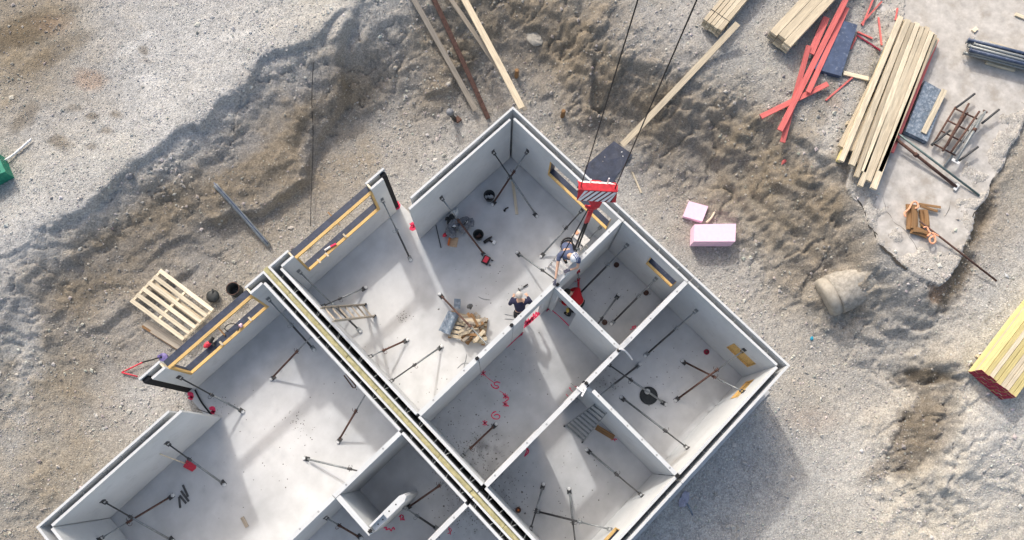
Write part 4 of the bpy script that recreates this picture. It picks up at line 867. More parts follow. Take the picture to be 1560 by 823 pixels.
# grey haired man below the firewood room
bp = G_(791.5, 483); hh = at(791, 451, 1.62); a1, a2 = at(779.5, 459, 1.40), at(804, 459, 1.40); pl2 = at(793, 475, .98)
up = (hh - pl2); up.z = 0; up.normalize()
person('grey haired man in navy pullover bending towards the hammer', (bp.x, bp.y, 0), dict(pel=pl2, chest=(a1 + a2) / 2 - Vector((0, 0, .10)), neck=(a1 + a2) / 2 + up * .05 + Vector((0, 0, .08)), head=hh - Vector((0, 0, .04)), sh=[a1, a2], el=[at(776.5, 464, 1.17), at(810, 462, 1.17)],
    wr=[at(782, 452, 1.0), at(803, 451, 1.0)], hip=[pl2 + Vector((-.06, .07, -.05)), pl2 + Vector((.06, -.07, -.05))], kn=[Vector((bp.x - .04, bp.y + .13, .50)), Vector((bp.x + .12, bp.y - .05, .50))], an=[Vector((bp.x - .10, bp.y + .08, .08)), Vector((bp.x + .06, bp.y - .10, .08))], face=(up.x, up.y, -.7)),
    'navy', 'darkcloth', 1, 'hairg')
# worker in red, stooping beside the doorway
pr_ = at(885, 463, .92); ch = at(876, 450, 1.25); hd3 = at(867, 446, 1.36); nk = ch + (hd3 - ch) * .55
f1_, f2_ = at(867, 480, .08), at(873, 474, .08); sd3 = (hd3 - pr_).cross(Vector((0, 0, 1))).normalized()
p3 = person('worker in a red jacket stooping beside the interior doorway', (4.8, 1.35, 0), dict(pel=pr_, chest=ch, neck=nk, head=hd3, sh=[ch - sd3 * .19 + Vector((0, 0, .05)), ch + sd3 * .19 + Vector((0, 0, .05))], el=[ch - sd3 * .27 + Vector((-.08, .10, -.24)), ch + sd3 * .27 + Vector((-.08, .10, -.24))], wr=[ch - sd3 * .18 + Vector((-.14, .22, -.46)), ch + sd3 * .18 + Vector((-.14, .22, -.46))],
    hip=[pr_ - sd3 * .09 - Vector((0, 0, .04)), pr_ + sd3 * .09 - Vector((0, 0, .04))], kn=[at(868, 472, .50), at(876, 468, .50)], an=[f1_, f2_], face=((hd3 - pr_).x, (hd3 - pr_).y, -.25)),
    'redcloth', 'darkcloth', 1, 'haird')
for q in ((868, 472), (876, 468)): k = at(*q, .50); MB().blob(k + Vector((-.05, .03, 0)), (.06, .06, .09), 8, 6).torus(k + Vector((-.06, .04, 0)), .07, .012, ax=(-.6, .5, .3)).build('knee_pad', M['yellow'], p3, True)
# ------------------------------------------------------------------ small things on the floor
def bucket(label, px, py, r, h, fill=None, mt='plastic', z=0):
    c = at(px, py, z); root = thing('bucket', label, 'bucket', c)
    MB().lathe(c, [(r * .80, 0), (r, h), (r * 1.08, h), (r * 1.08, h - .02), (r * .95, h - .02), (r * .93, h - .025), (r * .76, .02), (r * .3, .018)], 22).build('shell', M[mt], root, True)
    pts = [c + Vector((r * 1.05 * math.cos(t), r * 1.05 * math.sin(t), h - .03 - .05 * abs(math.sin(t)) + .02)) for t in np.linspace(.2, PI - .2, 9)]
    MB().tube(pts, .006, 5).build('handle', M['steelg'], root)
    if fill:
        b = MB()
        for i in range(7): b.blob(c + Vector((random.uniform(-.5, .5) * r, random.uniform(-.5, .5) * r, .05 + random.uniform(0, .08))), random.uniform(.03, .06), 6, 4, .2)
        b.build('contents', M[fill], root)
    return root
bucket('black bucket with pale scraps at the foot of the corner brace', 745.5, 302, .17, .28, 'plate')
bucket('black bucket with brown contents beside the rusty tool-bag brace', 729, 361, .16, .27, 'rust')
def tool_bag(label, px, py, sc, ang, mt):
    c = G_(px, py); root = thing('tool_bag', label, 'bag', c); b = MB(); rr = random.Random(px)
    for i in range(7):
        b.blob(c + Vector((rr.uniform(-.2, .2) * sc, rr.uniform(-.16, .16) * sc, .10 + rr.uniform(0, .12))), (.17 * sc, .12 * sc, .11 * sc), 9, 7, .22, Matrix.Rotation(rr.uniform(0, 3), 3, 'Z'))
    b.build('bag_body', M[mt], root); t = c + Vector((0, 0, .26 * sc))
    MB().torus(t, .10 * sc, .016, ax=(math.cos(ang), math.sin(ang), .35), n=14, arc=.8).build('handle', M['black'], root, True)
    MB().blob(c + Vector((.05, -.02, .27 * sc)), (.06, .045, .03), 8, 5, .15).build('flap', M['plate'], root)
tool_bag('grey tool bag nearest the pale orange carton', 690, 350, 1.0, .5, 'greyplastic'); tool_bag('dark grey bag lying under the rusty brace by the bucket', 709, 343, .9, 1.8, 'greyplastic'); tool_bag('small crumpled dark bag above the other tool bags', 686, 338, .6, 0, 'plastic')
c = G_(694, 328); t = thing('bottle_pack', 'green and white bottles lying next to the tool bags', 'bottles', c)
for i, (dx, dy, mm) in enumerate(((0, 0, 'whiteplastic'), (.10, .03, 'whiteplastic'), (-.10, .0, 'green'), (.02, .12, 'whiteplastic'))):
    a = c + Vector((dx, dy, .045)); d = Vector((.5, .8 - i * .3, 0)).normalized()
    MB().tube([a - d * .11, a + d * .05, a + d * .09, a + d * .13], [.045, .045, .02, .02], 8).build('bottle', M[mm], t, True)
c = G_(691, 369); t = thing('carton', 'open pale orange carton on the floor beside the tool bags', 'carton', c)
d = Vector((.8, .6, 0)); e = Vector((-.6, .8, 0)); MB().bar(c - d * .16 + Vector((0, 0, .012)), c + d * .16 + Vector((0, 0, .012)), .26, .02).build('flap', M['tan'], t); MB().bar(c + e * .14 - d * .14 + Vector((0, 0, .07)), c + e * .14 + d * .14 + Vector((0, 0, .07)), .05, .12).build('side', M['orange'], t)
c = G_(678, 359); tag(MB().blob(c + Vector((0, 0, .06)), (.08, .06, .06), 9, 6, .12).build('glove_ball', M['red'], None, True), 'small pinkish red bundle left of the tool bags', 'bundle')
c = G_(740.5, 397); t = thing('tool_case', 'small open red tool case at the foot of the rusty brace', 'tool case', c); d = Vector((.95, .3, 0)); e = Vector((-.3, .95, 0))
MB().bar(c - d * .13 + Vector((0, 0, .06)), c + d * .13 + Vector((0, 0, .06)), .22, .10).build('case_body', M['black'], t); MB().bar(c - d * .10 + Vector((0, 0, .12)), c + d * .10 + Vector((0, 0, .12)), .14, .02).build('tray', M['red'], t)
for k in (-.09, .09): MB().bar(c - e * .15 + d * k, c - e * .15 + d * k + Vector((0, 0, .09)) - e * .06, .03, .02).build('latch', M['black'], t)
c = G_(743.5, 366); t = thing('cordless_drill', 'black cordless drill lying on the floor right of the bucket', 'drill', c); z = Vector((0, 0, .05))
MB().tube([c + z + Vector((-.16, .02, 0)), c + z + Vector((-.02, .0, 0)), c + z + Vector((.06, 0, 0)), c + z + Vector((.16, -.01, 0))], [.05, .055, .04, .02], 8).build('motor_body', M['black'], t, True)
MB().bar(c + z, c + z + Vector((.06, -.19, 0)), .05, .05).build('grip', M['black'], t); MB().bar(c + z + Vector((.02, -.22, 0)), c + z + Vector((.13, -.18, 0)), .09, .07).build('battery', M['plate'], t)
tag(MB().tube([G_(772, 320) + Vector((-.1, 0, .02)), G_(772, 320) + Vector((0, .05, .03)), G_(772, 320) + Vector((.09, .02, .02))], .025, 6).blob(G_(768.5, 321) + Vector((0, 0, .03)), .04, 6, 4).build('clamp', M['black']), 'small black clamp on the floor below the corner braces', 'clamp')
plank('loose_board', G_(781, 277) + Vector((0, 0, .03)), G_(787.5, 327) + Vector((0, 0, .025)), .09, .03, M['woodold']); tag(bpy.data.objects['loose_board'], 'narrow brown board on the floor between the crossed corner braces', 'board')
plank('loose_board', G_(662, 334) + Vector((0, 0, .02)), G_(672, 378) + Vector((0, 0, .02)), .03, .02, M['steeld']); tag(bpy.data.objects['loose_board.001'], 'thin dark rod lying by the doorway, ending in a pale tip', 'rod')
t = G_(798, 438); h = thing('hammer', 'hammer with a black grip on the floor by the grey haired man', 'hammer', t)
MB().tube([G_(791, 442.5) + Vector((0, 0, .03)), G_(797, 438) + Vector((0, 0, .03))], .012, 6).build('shaft', M['steelg'], h); MB().tube([G_(797, 438) + Vector((0, 0, .03)), G_(804, 433.5) + Vector((0, 0, .03))], .022, 7).build('grip', M['black'], h)
MB().bar(G_(789.5, 439.5) + Vector((0, 0, .03)), G_(792, 444) + Vector((0, 0, .03)), .035, .035).build('head', M['steeld'], h)
# rusty U bar on the floor
t = thing('bent_bar', 'rusty bent bar on the floor against the left of the party wall', 'bar', G_(534, 580)); MB().tube([G_(524, 572), G_(538, 591), G_(541, 591), G_(542, 588), G_(527, 569)], .02, 6).build('bar', M['rust'], t)
# small wires
def wire(label, px, m='steelg', r=.008, z=.01, cat='wire', name='wire', g=None):
    P = [at(a, b, zz) if len(q) == 3 else at(a, b, z) for q in px for a, b, *_z in [q] for zz in [(_z[0] if _z else z)]]
    return tag(MB().tube(smooth_line(P), r, 5).build(name, M[m], None, True), label, cat, g)
def smooth_line(P, n=4):
    if len(P) < 3: return P
    out = []
    for i in range(len(P) - 1):
        a, b, c, d = P[max(i - 1, 0)], P[i], P[i + 1], P[min(i + 2, len(P) - 1)]
        for k in range(n):
            t = k / n; out.append(.5 * ((2 * b) + (c - a) * t + (2 * a - 5 * b + 4 * c - d) * t * t + (3 * b - a - 3 * c + d) * t ** 3))
    return out + [P[-1]]
wire('bent wire on the floor between the firewood pallet and the interior wall', [(711,540),(709,550),(707,558),(708,566)]); wire('curved wire crossing the bent wire near the interior wall', [(697,561),(703,555),(710,553),(719,555)])
wire('thin wire curving on the floor right of the man and above the wall', [(769,479),(780,481),(789,486),(795,492)]); wire('thin second wire on the floor just below the man', [(769,486),(783,487),(790,491),(793,496)])
wire('short wire lying on the floor above the firewood pallet', [(729,452),(737,456),(746,457)])
# foot plate debris and dark offcuts on the left floor
for i, (a, b, lab) in enumerate((((279,739),(287,757),'left'), ((276,748),(288,764),'second'), ((274,755),(284,767),'third'), ((273,757),(275,774),'lowest'))):
    o = plank('dark_strip', G_(*a) + Vector((0, 0, .02)), G_(*b) + Vector((0, 0, .02)), .05, .03, M['steeld'])
    tag(o, dict(left='uppermost of four dark metal strips on the left floor', second='second of four dark metal strips on the left floor', third='third of four dark metal strips, lying slanted on the left floor', lowest='lowest of four dark metal strips, standing upright in view')[lab], 'metal strip', 'dark metal strips on the left floor')
o = plank('offcut', G_(369, 788) + Vector((0, 0, .02)), G_(377, 803) + Vector((0, 0, .02)), .10, .03, M['woodgr']); tag(o, 'small grey board on the bright floor at the lower left', 'board')
o = plank('dark_rod', G_(241, 717) + Vector((0, .02, .3)), G_(252, 705) + Vector((0, .02, .3)), .02, .02, M['steeld']); tag(o, 'short dark rod near the lower left wall foot', 'rod')
t = thing('shovel', 'shovel with a red blade and wooden handle by the left wall', 'shovel', G_(288, 708)); a, b = on(244, 692, 'y', 6.55), G_(283, 706) + Vector((0, 0, .05))
MB().tube([a, b], .018, 7).build('handle', M['woodnew'], t, True); q = G_(289, 709); d = (q - G_(283, 706)).normalized(); n_ = Vector((-d.y, d.x, 0))
MB().add([b - n_ * .11, b + n_ * .11, q + d * .17 + n_ * .12 + Vector((0, 0, .02)), q + d * .22 + Vector((0, 0, .02)), q + d * .17 - n_ * .12 + Vector((0, 0, .02))] + [p + Vector((0, 0, .012)) for p in (b - n_ * .11, b + n_ * .11, q + d * .17 + n_ * .12 + Vector((0, 0, .02)), q + d * .22 + Vector((0, 0, .02)), q + d * .17 - n_ * .12 + Vector((0, 0, .02)))],
         [(0, 1, 2, 3, 4), (9, 8, 7, 6, 5)] + [(i, 5 + i, 5 + (i + 1) % 5, (i + 1) % 5) for i in range(5)]).build('blade', M['red'], t)
# round black cover with lid knob
c = G_(988, 603); t = thing('round_cover', 'round black cover with a pale knob on the floor of the corner room', 'cover', c)
MB().lathe(c, [(.27, 0), (.27, .05), (.25, .07), (.08, .075)], 28).build('disc', M['plastic'], t); q = c + Vector((.04, .12, .075)); MB().lathe(q, [(.08, 0), (.085, .06), (.06, .10), (.02, .11)], 14).build('knob', M['plate'], t, True)
for a, b, lab in ((939,404,'the far corner of the small room'), (984,446.5,'the brace below the short window'), (921,491.5,'the white foot in the small room'), (1076,536.5,'the right outer wall, in the corner room'), (789.5,777,'the small grey brace in the lowest room')):
    c = G_(a, b); t = thing('pipe_cap', 'round brown pipe cap on the floor near ' + lab, 'pipe cap', c, 'brown pipe caps in the floor')
    MB().lathe(c, [(.085, 0), (.085, .05), (.06, .055), (.055, .03), (.02, .03)], 16).build('ring', M['rust'] if a < 1070 else M['redend'], t, True); MB().lathe(c + Vector((0, 0, .03)), [(.03, 0), (.03, .04), (.01, .045)], 8).build('stub', M['orange'] if a < 800 else M['rust'], t)
o = plank('grey_board', G_(908, 651) + Vector((0, 0, .03)), G_(935, 667) + Vector((0, 0, .03)), .16, .04, M['woodbr']); tag(o, 'short brown board on the floor below the thin metal ladder', 'board')
wire('white strap hanging from the wall crossing into the corner room', [(943,532,2.80),(951,534,2.7),(958,541,2.4),(963,548,2.0)], 'white', .025, cat='strap', name='strap')
for px, lab in (((888,597,879,590), 'left'), ((893,591,886,604), 'right')):
    o = plank('clip_bar', at(px[0], px[1], 2.80), at(px[2], px[3], 2.80), .045, .03, M['white']); tag(o, ('crosswise' if lab == 'left' else 'longer') + ' white clip bar on the wall top by the ladder room', 'clip')
tag(MB().box(3.0, 3.03, -.36, -.16, HW - .3, HW + .012).box(2.97, 3.06, -.30, -.22, HW + .003, HW + .03).build('joint_clip', M['joint']), 'black clip over the wall joint beside the white clip bars', 'clip')
for (x, y), lab in zip(((1.402, 2.235), (2.69, 2.235), (4.38, 2.16), (4.272, -.26), (2.99, -3.55), (-3.50, .98)), ('the joint nearest the firewood pallet', 'the joint below the grey haired man', 'the corner under the helmeted worker', 'the crossing with the white strap', 'the sunlit wall end by the ladder wall', 'the corner of the free standing stub wall')):
    tag(MB().box(x - .05, x + .05, y - .04, y + .04, HW + .003, HW + .035).box(x - .011, x + .011, y - .06, y + .06, HW - .6, HW + .002).build('joint_plug', M['joint']), 'small black plug on ' + lab, 'plug')
cb = MB(); rr = random.Random(12)
for px, py, rx, ry, n in ((735,690,1.0,.7,160),(715,675,.9,.8,110),(668,660,.9,.7,70),(700,752,.9,.8,170),(760,745,.9,.7,120),(775,775,.9,.6,70),(720,790,.9,.6,110),(925,582,.5,.4,50),(880,600,.4,.4,40),(460,650,.3,.8,40),(690,610,1.4,1.0,60),(760,570,1.6,1.2,60),(340,620,.6,.3,25),(613,484,.22,.18,45),(560,560,1.5,1.2,25),(740,430,1.6,1.2,40),(940,440,1.2,1.0,25),(1010,570,1.6,1.2,45),(880,740,1.4,1.0,45),(400,700,2,1.5,40)):
    c = G_(px, py)
    for _ in range(n):
        r = rr.uniform(.005, .019) * (1.6 if rr.random() < .06 else 1); p = c + Vector((rr.gauss(0, rx * .5), rr.gauss(0, ry * .5), 0)); a = rr.uniform(0, 6)
        q = [p + Vector((r * rr.uniform(.6, 1.5) * math.cos(a + k * 2 * PI / 5), r * rr.uniform(.6, 1.5) * math.sin(a + k * 2 * PI / 5), .001)) for k in range(5)]
        cb.add(q + [p + Vector((0, 0, r * .5))], [(0, 1, 5), (1, 2, 5), (2, 3, 5), (3, 4, 5), (4, 0, 5)])
tag(cb.build('floor_dirt', mat('mud_crumbs', (.17, .165, .16), .95, .4, 8, 0), origin=(0, 0, 0)), 'dark crumbs of dirt scattered over the concrete floor', None, None, 'stuff')
# ------------------------------------------------------------------ firewood pallet
c = G_(714, 503); pt = thing('pallet', 'wooden pallet loaded with short timber offcuts in the big room', 'pallet', c)
pa, pb, pc = G_(683, 515), G_(738, 527), G_(743, 486); du = (pb - pa).normalized(); dv = (pc - pb).normalized(); PW, PH = (pb - pa).length, (pc - pb).length
for i in range(6):
    o_ = pa + dv * PH * (i + .5) / 6; plank('deck_board', o_ + Vector((0, 0, .125)), o_ + du * PW + Vector((0, 0, .125)), PH / 6 - .05, .022, M['woodold'], pt)
for i in range(3):
    o_ = pa + du * (PW * (i + .08) / 2.16); plank('bearer', o_ + Vector((0, 0, .06)), o_ + dv * PH + Vector((0, 0, .06)), .10, .10, M['woodbr'], pt)
rr = random.Random(4); k = 0
for layer in range(4):
    for i in range(11 - layer):
        u_, v_ = rr.uniform(.18, .92), rr.uniform(.12, .88); an_ = rr.choice([.9, 1.1, .6, 2.0, .3]) + rr.uniform(-.25, .25); L = rr.uniform(.28, .50)
        o_ = pa + du * PW * (.25 + .72 * u_) + dv * PH * v_ + Vector((0, 0, .18 + layer * .075)); d = (du * math.cos(an_) + dv * math.sin(an_)) * L / 2 + Vector((0, 0, rr.uniform(-.05, .05)))
        o = plank('timber_offcut', o_ - d, o_ + d, rr.uniform(.07, .11), rr.uniform(.05, .08), M[rr.choice(['woodgr', 'woodold', 'woodbr', 'woodgr', 'woodbr'])], None, (rr.uniform(-.3, .3), rr.uniform(-.3, .3), 1))
        tag(o, 'short timber offcut heaped on the pallet in the big room', 'offcut', 'offcuts heaped on the pallet'); k += 1
sh_ = thing('crumpled_sheet', 'blue grey plastic sheet draped over the left end of the firewood pallet', 'sheet', G_(682, 498))
q = [G_(668.5, 505), G_(686, 513), G_(700, 481), G_(684, 475)]; vs = []; fs = []; n = 10
for i in range(n + 1):
    for j in range(n + 1):
        a, b = i / n, j / n; p = (q[0] * (1 - a) + q[1] * a) * (1 - b) + (q[3] * (1 - a) + q[2] * a) * b
        vs.append(p + Vector((0, 0, .24 + .05 * math.sin(a * 9 + b * 2) + rr.uniform(-.012, .012) - .22 * max(0, .35 - a))))
for i in range(n):
    for j in range(n): fs.append((i * (n + 1) + j, (i + 1) * (n + 1) + j, (i + 1) * (n + 1) + j + 1, i * (n + 1) + j + 1))
nv = len(vs); vs2 = vs + [v - Vector((0, 0, .006)) for v in vs]; fs2 = fs + [tuple(nv + i for i in f[::-1]) for f in fs]
MB().add(vs2, fs2).build('sheet', M['bluesheet'], sh_, True); o_ = G_(697, 466)
MB().bar(o_ + Vector((-.1, -.1, .25)), o_ + Vector((.12, .1, .30)), .2, .10).build('rolled_end', M['bluesheet'], sh_)
tag(MB().tube([G_(715, 472) + Vector((0, 0, .36)), G_(720, 468) + Vector((0, 0, .36))], [.10, .04], 8).blob(G_(716, 471) + Vector((0, 0, .42)), (.09, .07, .05), 8, 5, .2).build('dark_clamp', M['steeld']), 'dark steel clamp on top of the offcuts on the pallet', 'clamp')
# ------------------------------------------------------------------ red chalk marks on the floor
def marks(label, lines, w_=.035, z=.0045, g=None, fs_=None):
    b = MB()
    for L in lines:
        P = smooth_line([fs_(*p) if fs_ else at(p[0], p[1], 0) for p in L], 3); vs = []
        for i, p in enumerate(P):
            d = P[min(i + 1, len(P) - 1)] - P[max(i - 1, 0)]
            if fs_: nn = Vector((d.z, 0, -d.x)).normalized() * w_ / 2; off = Vector((0, -.003, 0))
            else: d.z = 0; nn = Vector((-d.y, d.x, 0)).normalized() * w_ * random.uniform(.35, .6); off = Vector((0, 0, z))
            vs += [p + nn + off, p - nn + off]
        b.add(vs, [(2 * i, 2 * i + 1, 2 * i + 3, 2 * i + 2) for i in range(len(P) - 1)])
    return tag(b.build('floor_marking', M['chalk']), label, 'marking', g)
def Zm(ox, oy, s, *lines): return [[(ox + a / s, oy + b / s) for a, b in L] for L in lines]
z3 = (620, 520, 4.115)
marks('red painted number 5 on the floor of the dark room', Zm(*z3, [(585,262),(565,255),(548,262),(552,276),(570,280),(572,292),(555,296),(535,285),(526,268)]))
marks('red painted number 2 on the floor of the dark room', Zm(*z3, [(615,348),(632,350),(637,362),(622,375),(612,388),(625,398),(638,408)]))
marks('red painted number 6 on the dark floor near the rusty brace', Zm(*z3, [(560,440),(540,448),(530,468),(545,485),(572,487),(582,470),(565,458),(545,466)]))
marks('long red line running from the wall to the painted number five', Zm(*z3, [(480,205),(500,225),(525,245),(548,262)], [(580,312),(598,322),(612,335)]), .02)
for x, y, lab in ((478,200,'next to the wall joint'), (616,345,'between the painted numbers'), (614,395,'just below the number two'), (488,513,'beside the number six')):
    a = Zm(*z3, [(x - 14, y - 14), (x + 14, y + 14)], [(x - 14, y + 12), (x + 15, y - 10)], [(x, y - 20), (x + 1, y + 18)]); marks('red painted star ' + lab, a, .03)
    tag(MB().lathe(G_(620 + x / 4.115, 520 + y / 4.115) + Vector((0, 0, .008)), [(.035, 0), (.03, .012)], 10).build('anchor_plug', M['redend']), 'dark red plug in the middle of the star ' + lab, 'plug')
z1 = (770, 440, 8.233)
marks('red zigzag scribble on the doorway threshold below the man', Zm(*z1, [(240,440),(262,400),(275,440),(290,375),(305,430),(325,350),(340,400),(352,310),(372,360),(385,290),(400,330),(415,295),(440,300),(470,262)], [(230,490),(300,430),(390,350),(465,272)], [(236,470),(300,405),(360,350)]), .045)
marks('red chalk line along the foot of the wall with the doorway', Zm(*z1, [(5,740),(60,700),(120,640),(180,590),(225,545)], [(190,560),(215,575)], [(205,545),(200,590)]), .035)
marks('red chalk line along the threshold beside the worker in red', Zm(*z1, [(520,265),(560,262),(620,300),(700,370),(795,465)], [(515,285),(545,240)], [(570,240),(600,285)]), .03)
marks('faint red ticks on the sunny floor strip of the dark room', Zm(860, 580, 7.48, [(20,155),(40,180)], [(50,80),(90,125)], [(115,62),(142,80)], [(55,78),(75,92)]), .02)
marks('red painted hook sign on the floor left of the ladder room door', Zm(*z3, [(745,670),(762,685),(755,705),(735,722)], [(758,672),(738,720)]), .04)
z4 = (440, 640, 4.496)
marks('red painted number on the dark floor behind the short wall', Zm(*z4, [(505,580),(525,575),(515,590),(535,592),(520,605),(540,608),(522,622)]), .03)
marks('red painted number in front of the stub wall', Zm(*z4, [(755,665),(770,650),(785,660),(775,680),(795,685)], [(765,655),(768,688)], [(780,650),(790,685)]), .03)
marks('red painted S sign below the stub wall', Zm(*z4, [(650,740),(670,735),(665,752),(690,745),(700,760),(715,735),(725,752)]), .035)
marks('red sign on the floor of the lowest strip of room', Zm(640, 680, 5.755, [(245,735),(262,720),(275,738),(258,760),(240,765)], [(250,705),(268,775)]), .025)
marks('red arrow sign on the floor by the short window', Zm(900, 480, 3.742, [(225,85),(245,75),(235,68),(258,62)], [(255,60),(252,80)]), .03)
marks('red sign on the floor next to the leaning brown board', Zm(840, 560, 4.114, [(375,455),(395,448),(412,452)], [(385,440),(400,462)]), .03)
for a, b, lab in ((603.5, 313, 'outer'), (628, 345, 'inner')):
    marks(lab + ' red paint blot on the threshold of the doorway gap', [[(a - 3, b - 2), (a + 2, b - 4), (a + 4, b + 1), (a + 1, b + 5), (a - 2, b + 2), (a + 3, b - 1)]], .11)
for a, b, lab in ((289, 603, 'outer'), (322, 625, 'inner')):
    marks(lab + ' pinkish red paint blot on the second doorway threshold', [[(a - 3, b - 2), (a + 2, b - 3), (a + 4, b + 1), (a, b + 3), (a + 5, b + 4)]], .10)
wire('black cable lying across the second doorway threshold', [(297,594),(303,606),(309,616),(317,626),(322,632)], 'black', .025, .03, 'cable', 'cable'); wire('thin dark cable beside the black cable in the second doorway', [(300,623),(311,627),(318,629)], 'black', .01, .015, 'cable', 'cable')
# things on the bay sills
for i, (px, py, lab) in enumerate(((526,360,'first'), (499,389,'second'), (487,399,'third'))):
    p = at(px, py, 1.22); tag(plank('wedge', p - Vector((.0, .05, 0)), p + Vector((0, .09, .02)), .05, .06, M['woodnew']), lab + ' small wooden wedge from the right on the upper bay sill', 'wedge', 'wooden wedges on the upper bay sill')
for i, (px, py, lab) in enumerate(((382,487,'right'), (338,524,'left'))):
    p = at(px, py, 1.22); tag(plank('wedge', p - Vector((.0, .05, 0)), p + Vector((0, .09, .02)), .05, .06, M['woodnew']), lab + ' small wooden wedge on the sill next to the slatted pallet', 'wedge')
p = at(501, 378, 1.2); t = thing('caulking_gun', 'white and red caulking gun on the upper bay sill', 'caulking gun', p); MB().tube([p + Vector((-.14, .03, 0)), p + Vector((.06, 0, 0))], .035, 8).build('cartridge', M['white'], t, True); MB().bar(p + Vector((.06, 0, 0)), p + Vector((.24, -.05, 0)), .05, .05).build('grip', M['chalk'], t)
p = at(321, 522, 1.2); t = thing('power_tool', 'black power tool with a pink cover on the lower bay sill', 'power tool', p); MB().blob(p + Vector((-.10, 0, .04)), (.13, .08, .07), 9, 6, .15).build('cover', M['red'], t, True); MB().tube([p + Vector((-.02, 0, .04)), p + Vector((.16, .05, .04))], [.06, .05], 8).bar(p + Vector((.05, .02, .04)), p + Vector((.02, -.16, .03)), .05, .05).build('motor_body', M['black'], t)
for px, py, lab in ((520,344,'upper'), (345,512,'lower')):
    p = at(px, py, 1.2); tag(plank('strut', p + Vector((-.02, .05, -.02)), at(px - 12, py - 12, 1.2) + Vector((0, .25, .0)), .04, .04, M['woodbr']), 'thin wooden strut sticking out over the ' + lab + ' bay sill', 'strut')
p = [at(q[0], q[1], 1.3) for q in ((348, 506), (342, 500), (352, 493), (364, 497), (362, 505))]; tag(MB().tube(smooth_line(p), .014, 5).build('cable_loop', M['black']), 'black cable looped over the lower bay sill', 'cable')
p = at(366.5, 496, 1.22); tag(MB().blob(p, (.07, .06, .05), 8, 5, .2).build('pink_tape', M['pink']), 'pale pink tape roll on the lower bay sill', 'tape')
# ------------------------------------------------------------------ things lying on the pit ground
def over(a, b, off=.04):
    """board between two pixels, lifted until it clears the ground all along"""
    za, zb = gnd(*a).z, gnd(*b).z
    for _ in range(40):
        p, q = at(*a, za), at(*b, zb); w = max(gz(*(p + (q - p) * t).to_2d()) - (p + (q - p) * t).z for t in np.linspace(.02, .98, 30))
        if w < 0: break
        za += w * .5 + .01; zb += w * .5 + .01
    return at(*a, za + off), at(*b, zb + off)
def lie(label, cat, name, pts, wd, th, m, dz=.02, ends=None):
    P = over(*pts, dz); return tag(plank(name, P[0], P[1], wd, th, M[m]), label, cat)
def prop3(name, label, cat, p, q, wd, th, m, grp=None): return tag(plank(name, p, q, wd, th, M[m], bow=.02), label, cat, grp)
prop3('long_board', 'grey long board leaning down the bank, leftmost of the long boards at the top edge', 'board', *over((618, -22), (724, 168)), .17, .05, 'woodgr')
prop3('long_board', 'rusty brown long board lying between the two grey board pairs at the top edge', 'board', *over((652, -20), (744, 181)), .15, .05, 'rust')
prop3('long_board', 'pale long board running from the top edge to the corner of the building', 'board', gnd(692, -25) + Vector((0, 0, .15)), at(795, 165, 1.9), .20, .06, 'woodold')
prop3('long_board', 'narrow weathered board beside the pale one that reaches the building corner', 'board', over((672, -22), (760, 120))[0], at(801, 168, 1.2), .14, .05, 'woodgr')
prop3('long_board', 'long plank from the timber bundle down to the black membrane', 'plank', *over((1124, 36), (948, 221)), .19, .06, 'woodold')
lie('thin pale lath on the earth right of the hook block', 'lath', 'lath', ((963, 262), (977, 294)), .05, .02, 'woodnew')
wire('pale bent stick on the earth behind the pink foam blocks', [(1095,301,.1),(1089,322,.1),(1083,333,.1),(1076,339,.1)], 'woodnew', .035, .1, 'stick', 'stick')
# membrane
mp = [gnd(*p) for p in ((935,216),(963,236),(940,268),(925,292),(886,278),(893,252))]
vs = [p + Vector((0, 0, .05)) for p in mp] + [p + Vector((0, 0, .035)) for p in mp]; nn = 6
t = thing('membrane', 'dark blue waterproof membrane lying outside the right outer wall', 'membrane', mp[5])
MB().add(vs, [tuple(range(5, -1, -1)), tuple(range(6, 12))] + [(i, 6 + i, 6 + (i + 1) % 6, (i + 1) % 6) for i in range(6)]).build('sheet', M['film'], t)
for a, b in ((947, 233), (949, 239), (942, 228)): p = gnd(a, b); MB().blob(p + Vector((0, 0, .06)), (.05, .03, .02), 6, 4, .3).build('plaster_crumb', M['plate'], t)
# pink foam
def foam(label, q, h):
    P = [gnd(*p) for p in q]; z0 = max(min(p.z for p in P), 0) - .02; P = [at(a, b, z0 + h) for a, b in q]; t = thing('foam_block', label, 'foam block', (P[0].x, P[0].y, z0)); n = max(1, round(h / .13))
    for i in range(n):
        s_ = Vector((random.uniform(-.008, .008), random.uniform(-.008, .008), 0)); MB().prism([(p + s_).to_2d() for p in P], z0 + h * i / n + .003, z0 + h * (i + 1) / n).build('foam_sheet', M['pink'], t)
foam('large stack of pink foam sheets outside the right wall', [(1057,368),(1120,368),(1121,341),(1058,342)], .52)
foam('small square pink foam block next to the large pink stack', [(1041,330),(1070,338),(1079,315),(1050,307)], .18)
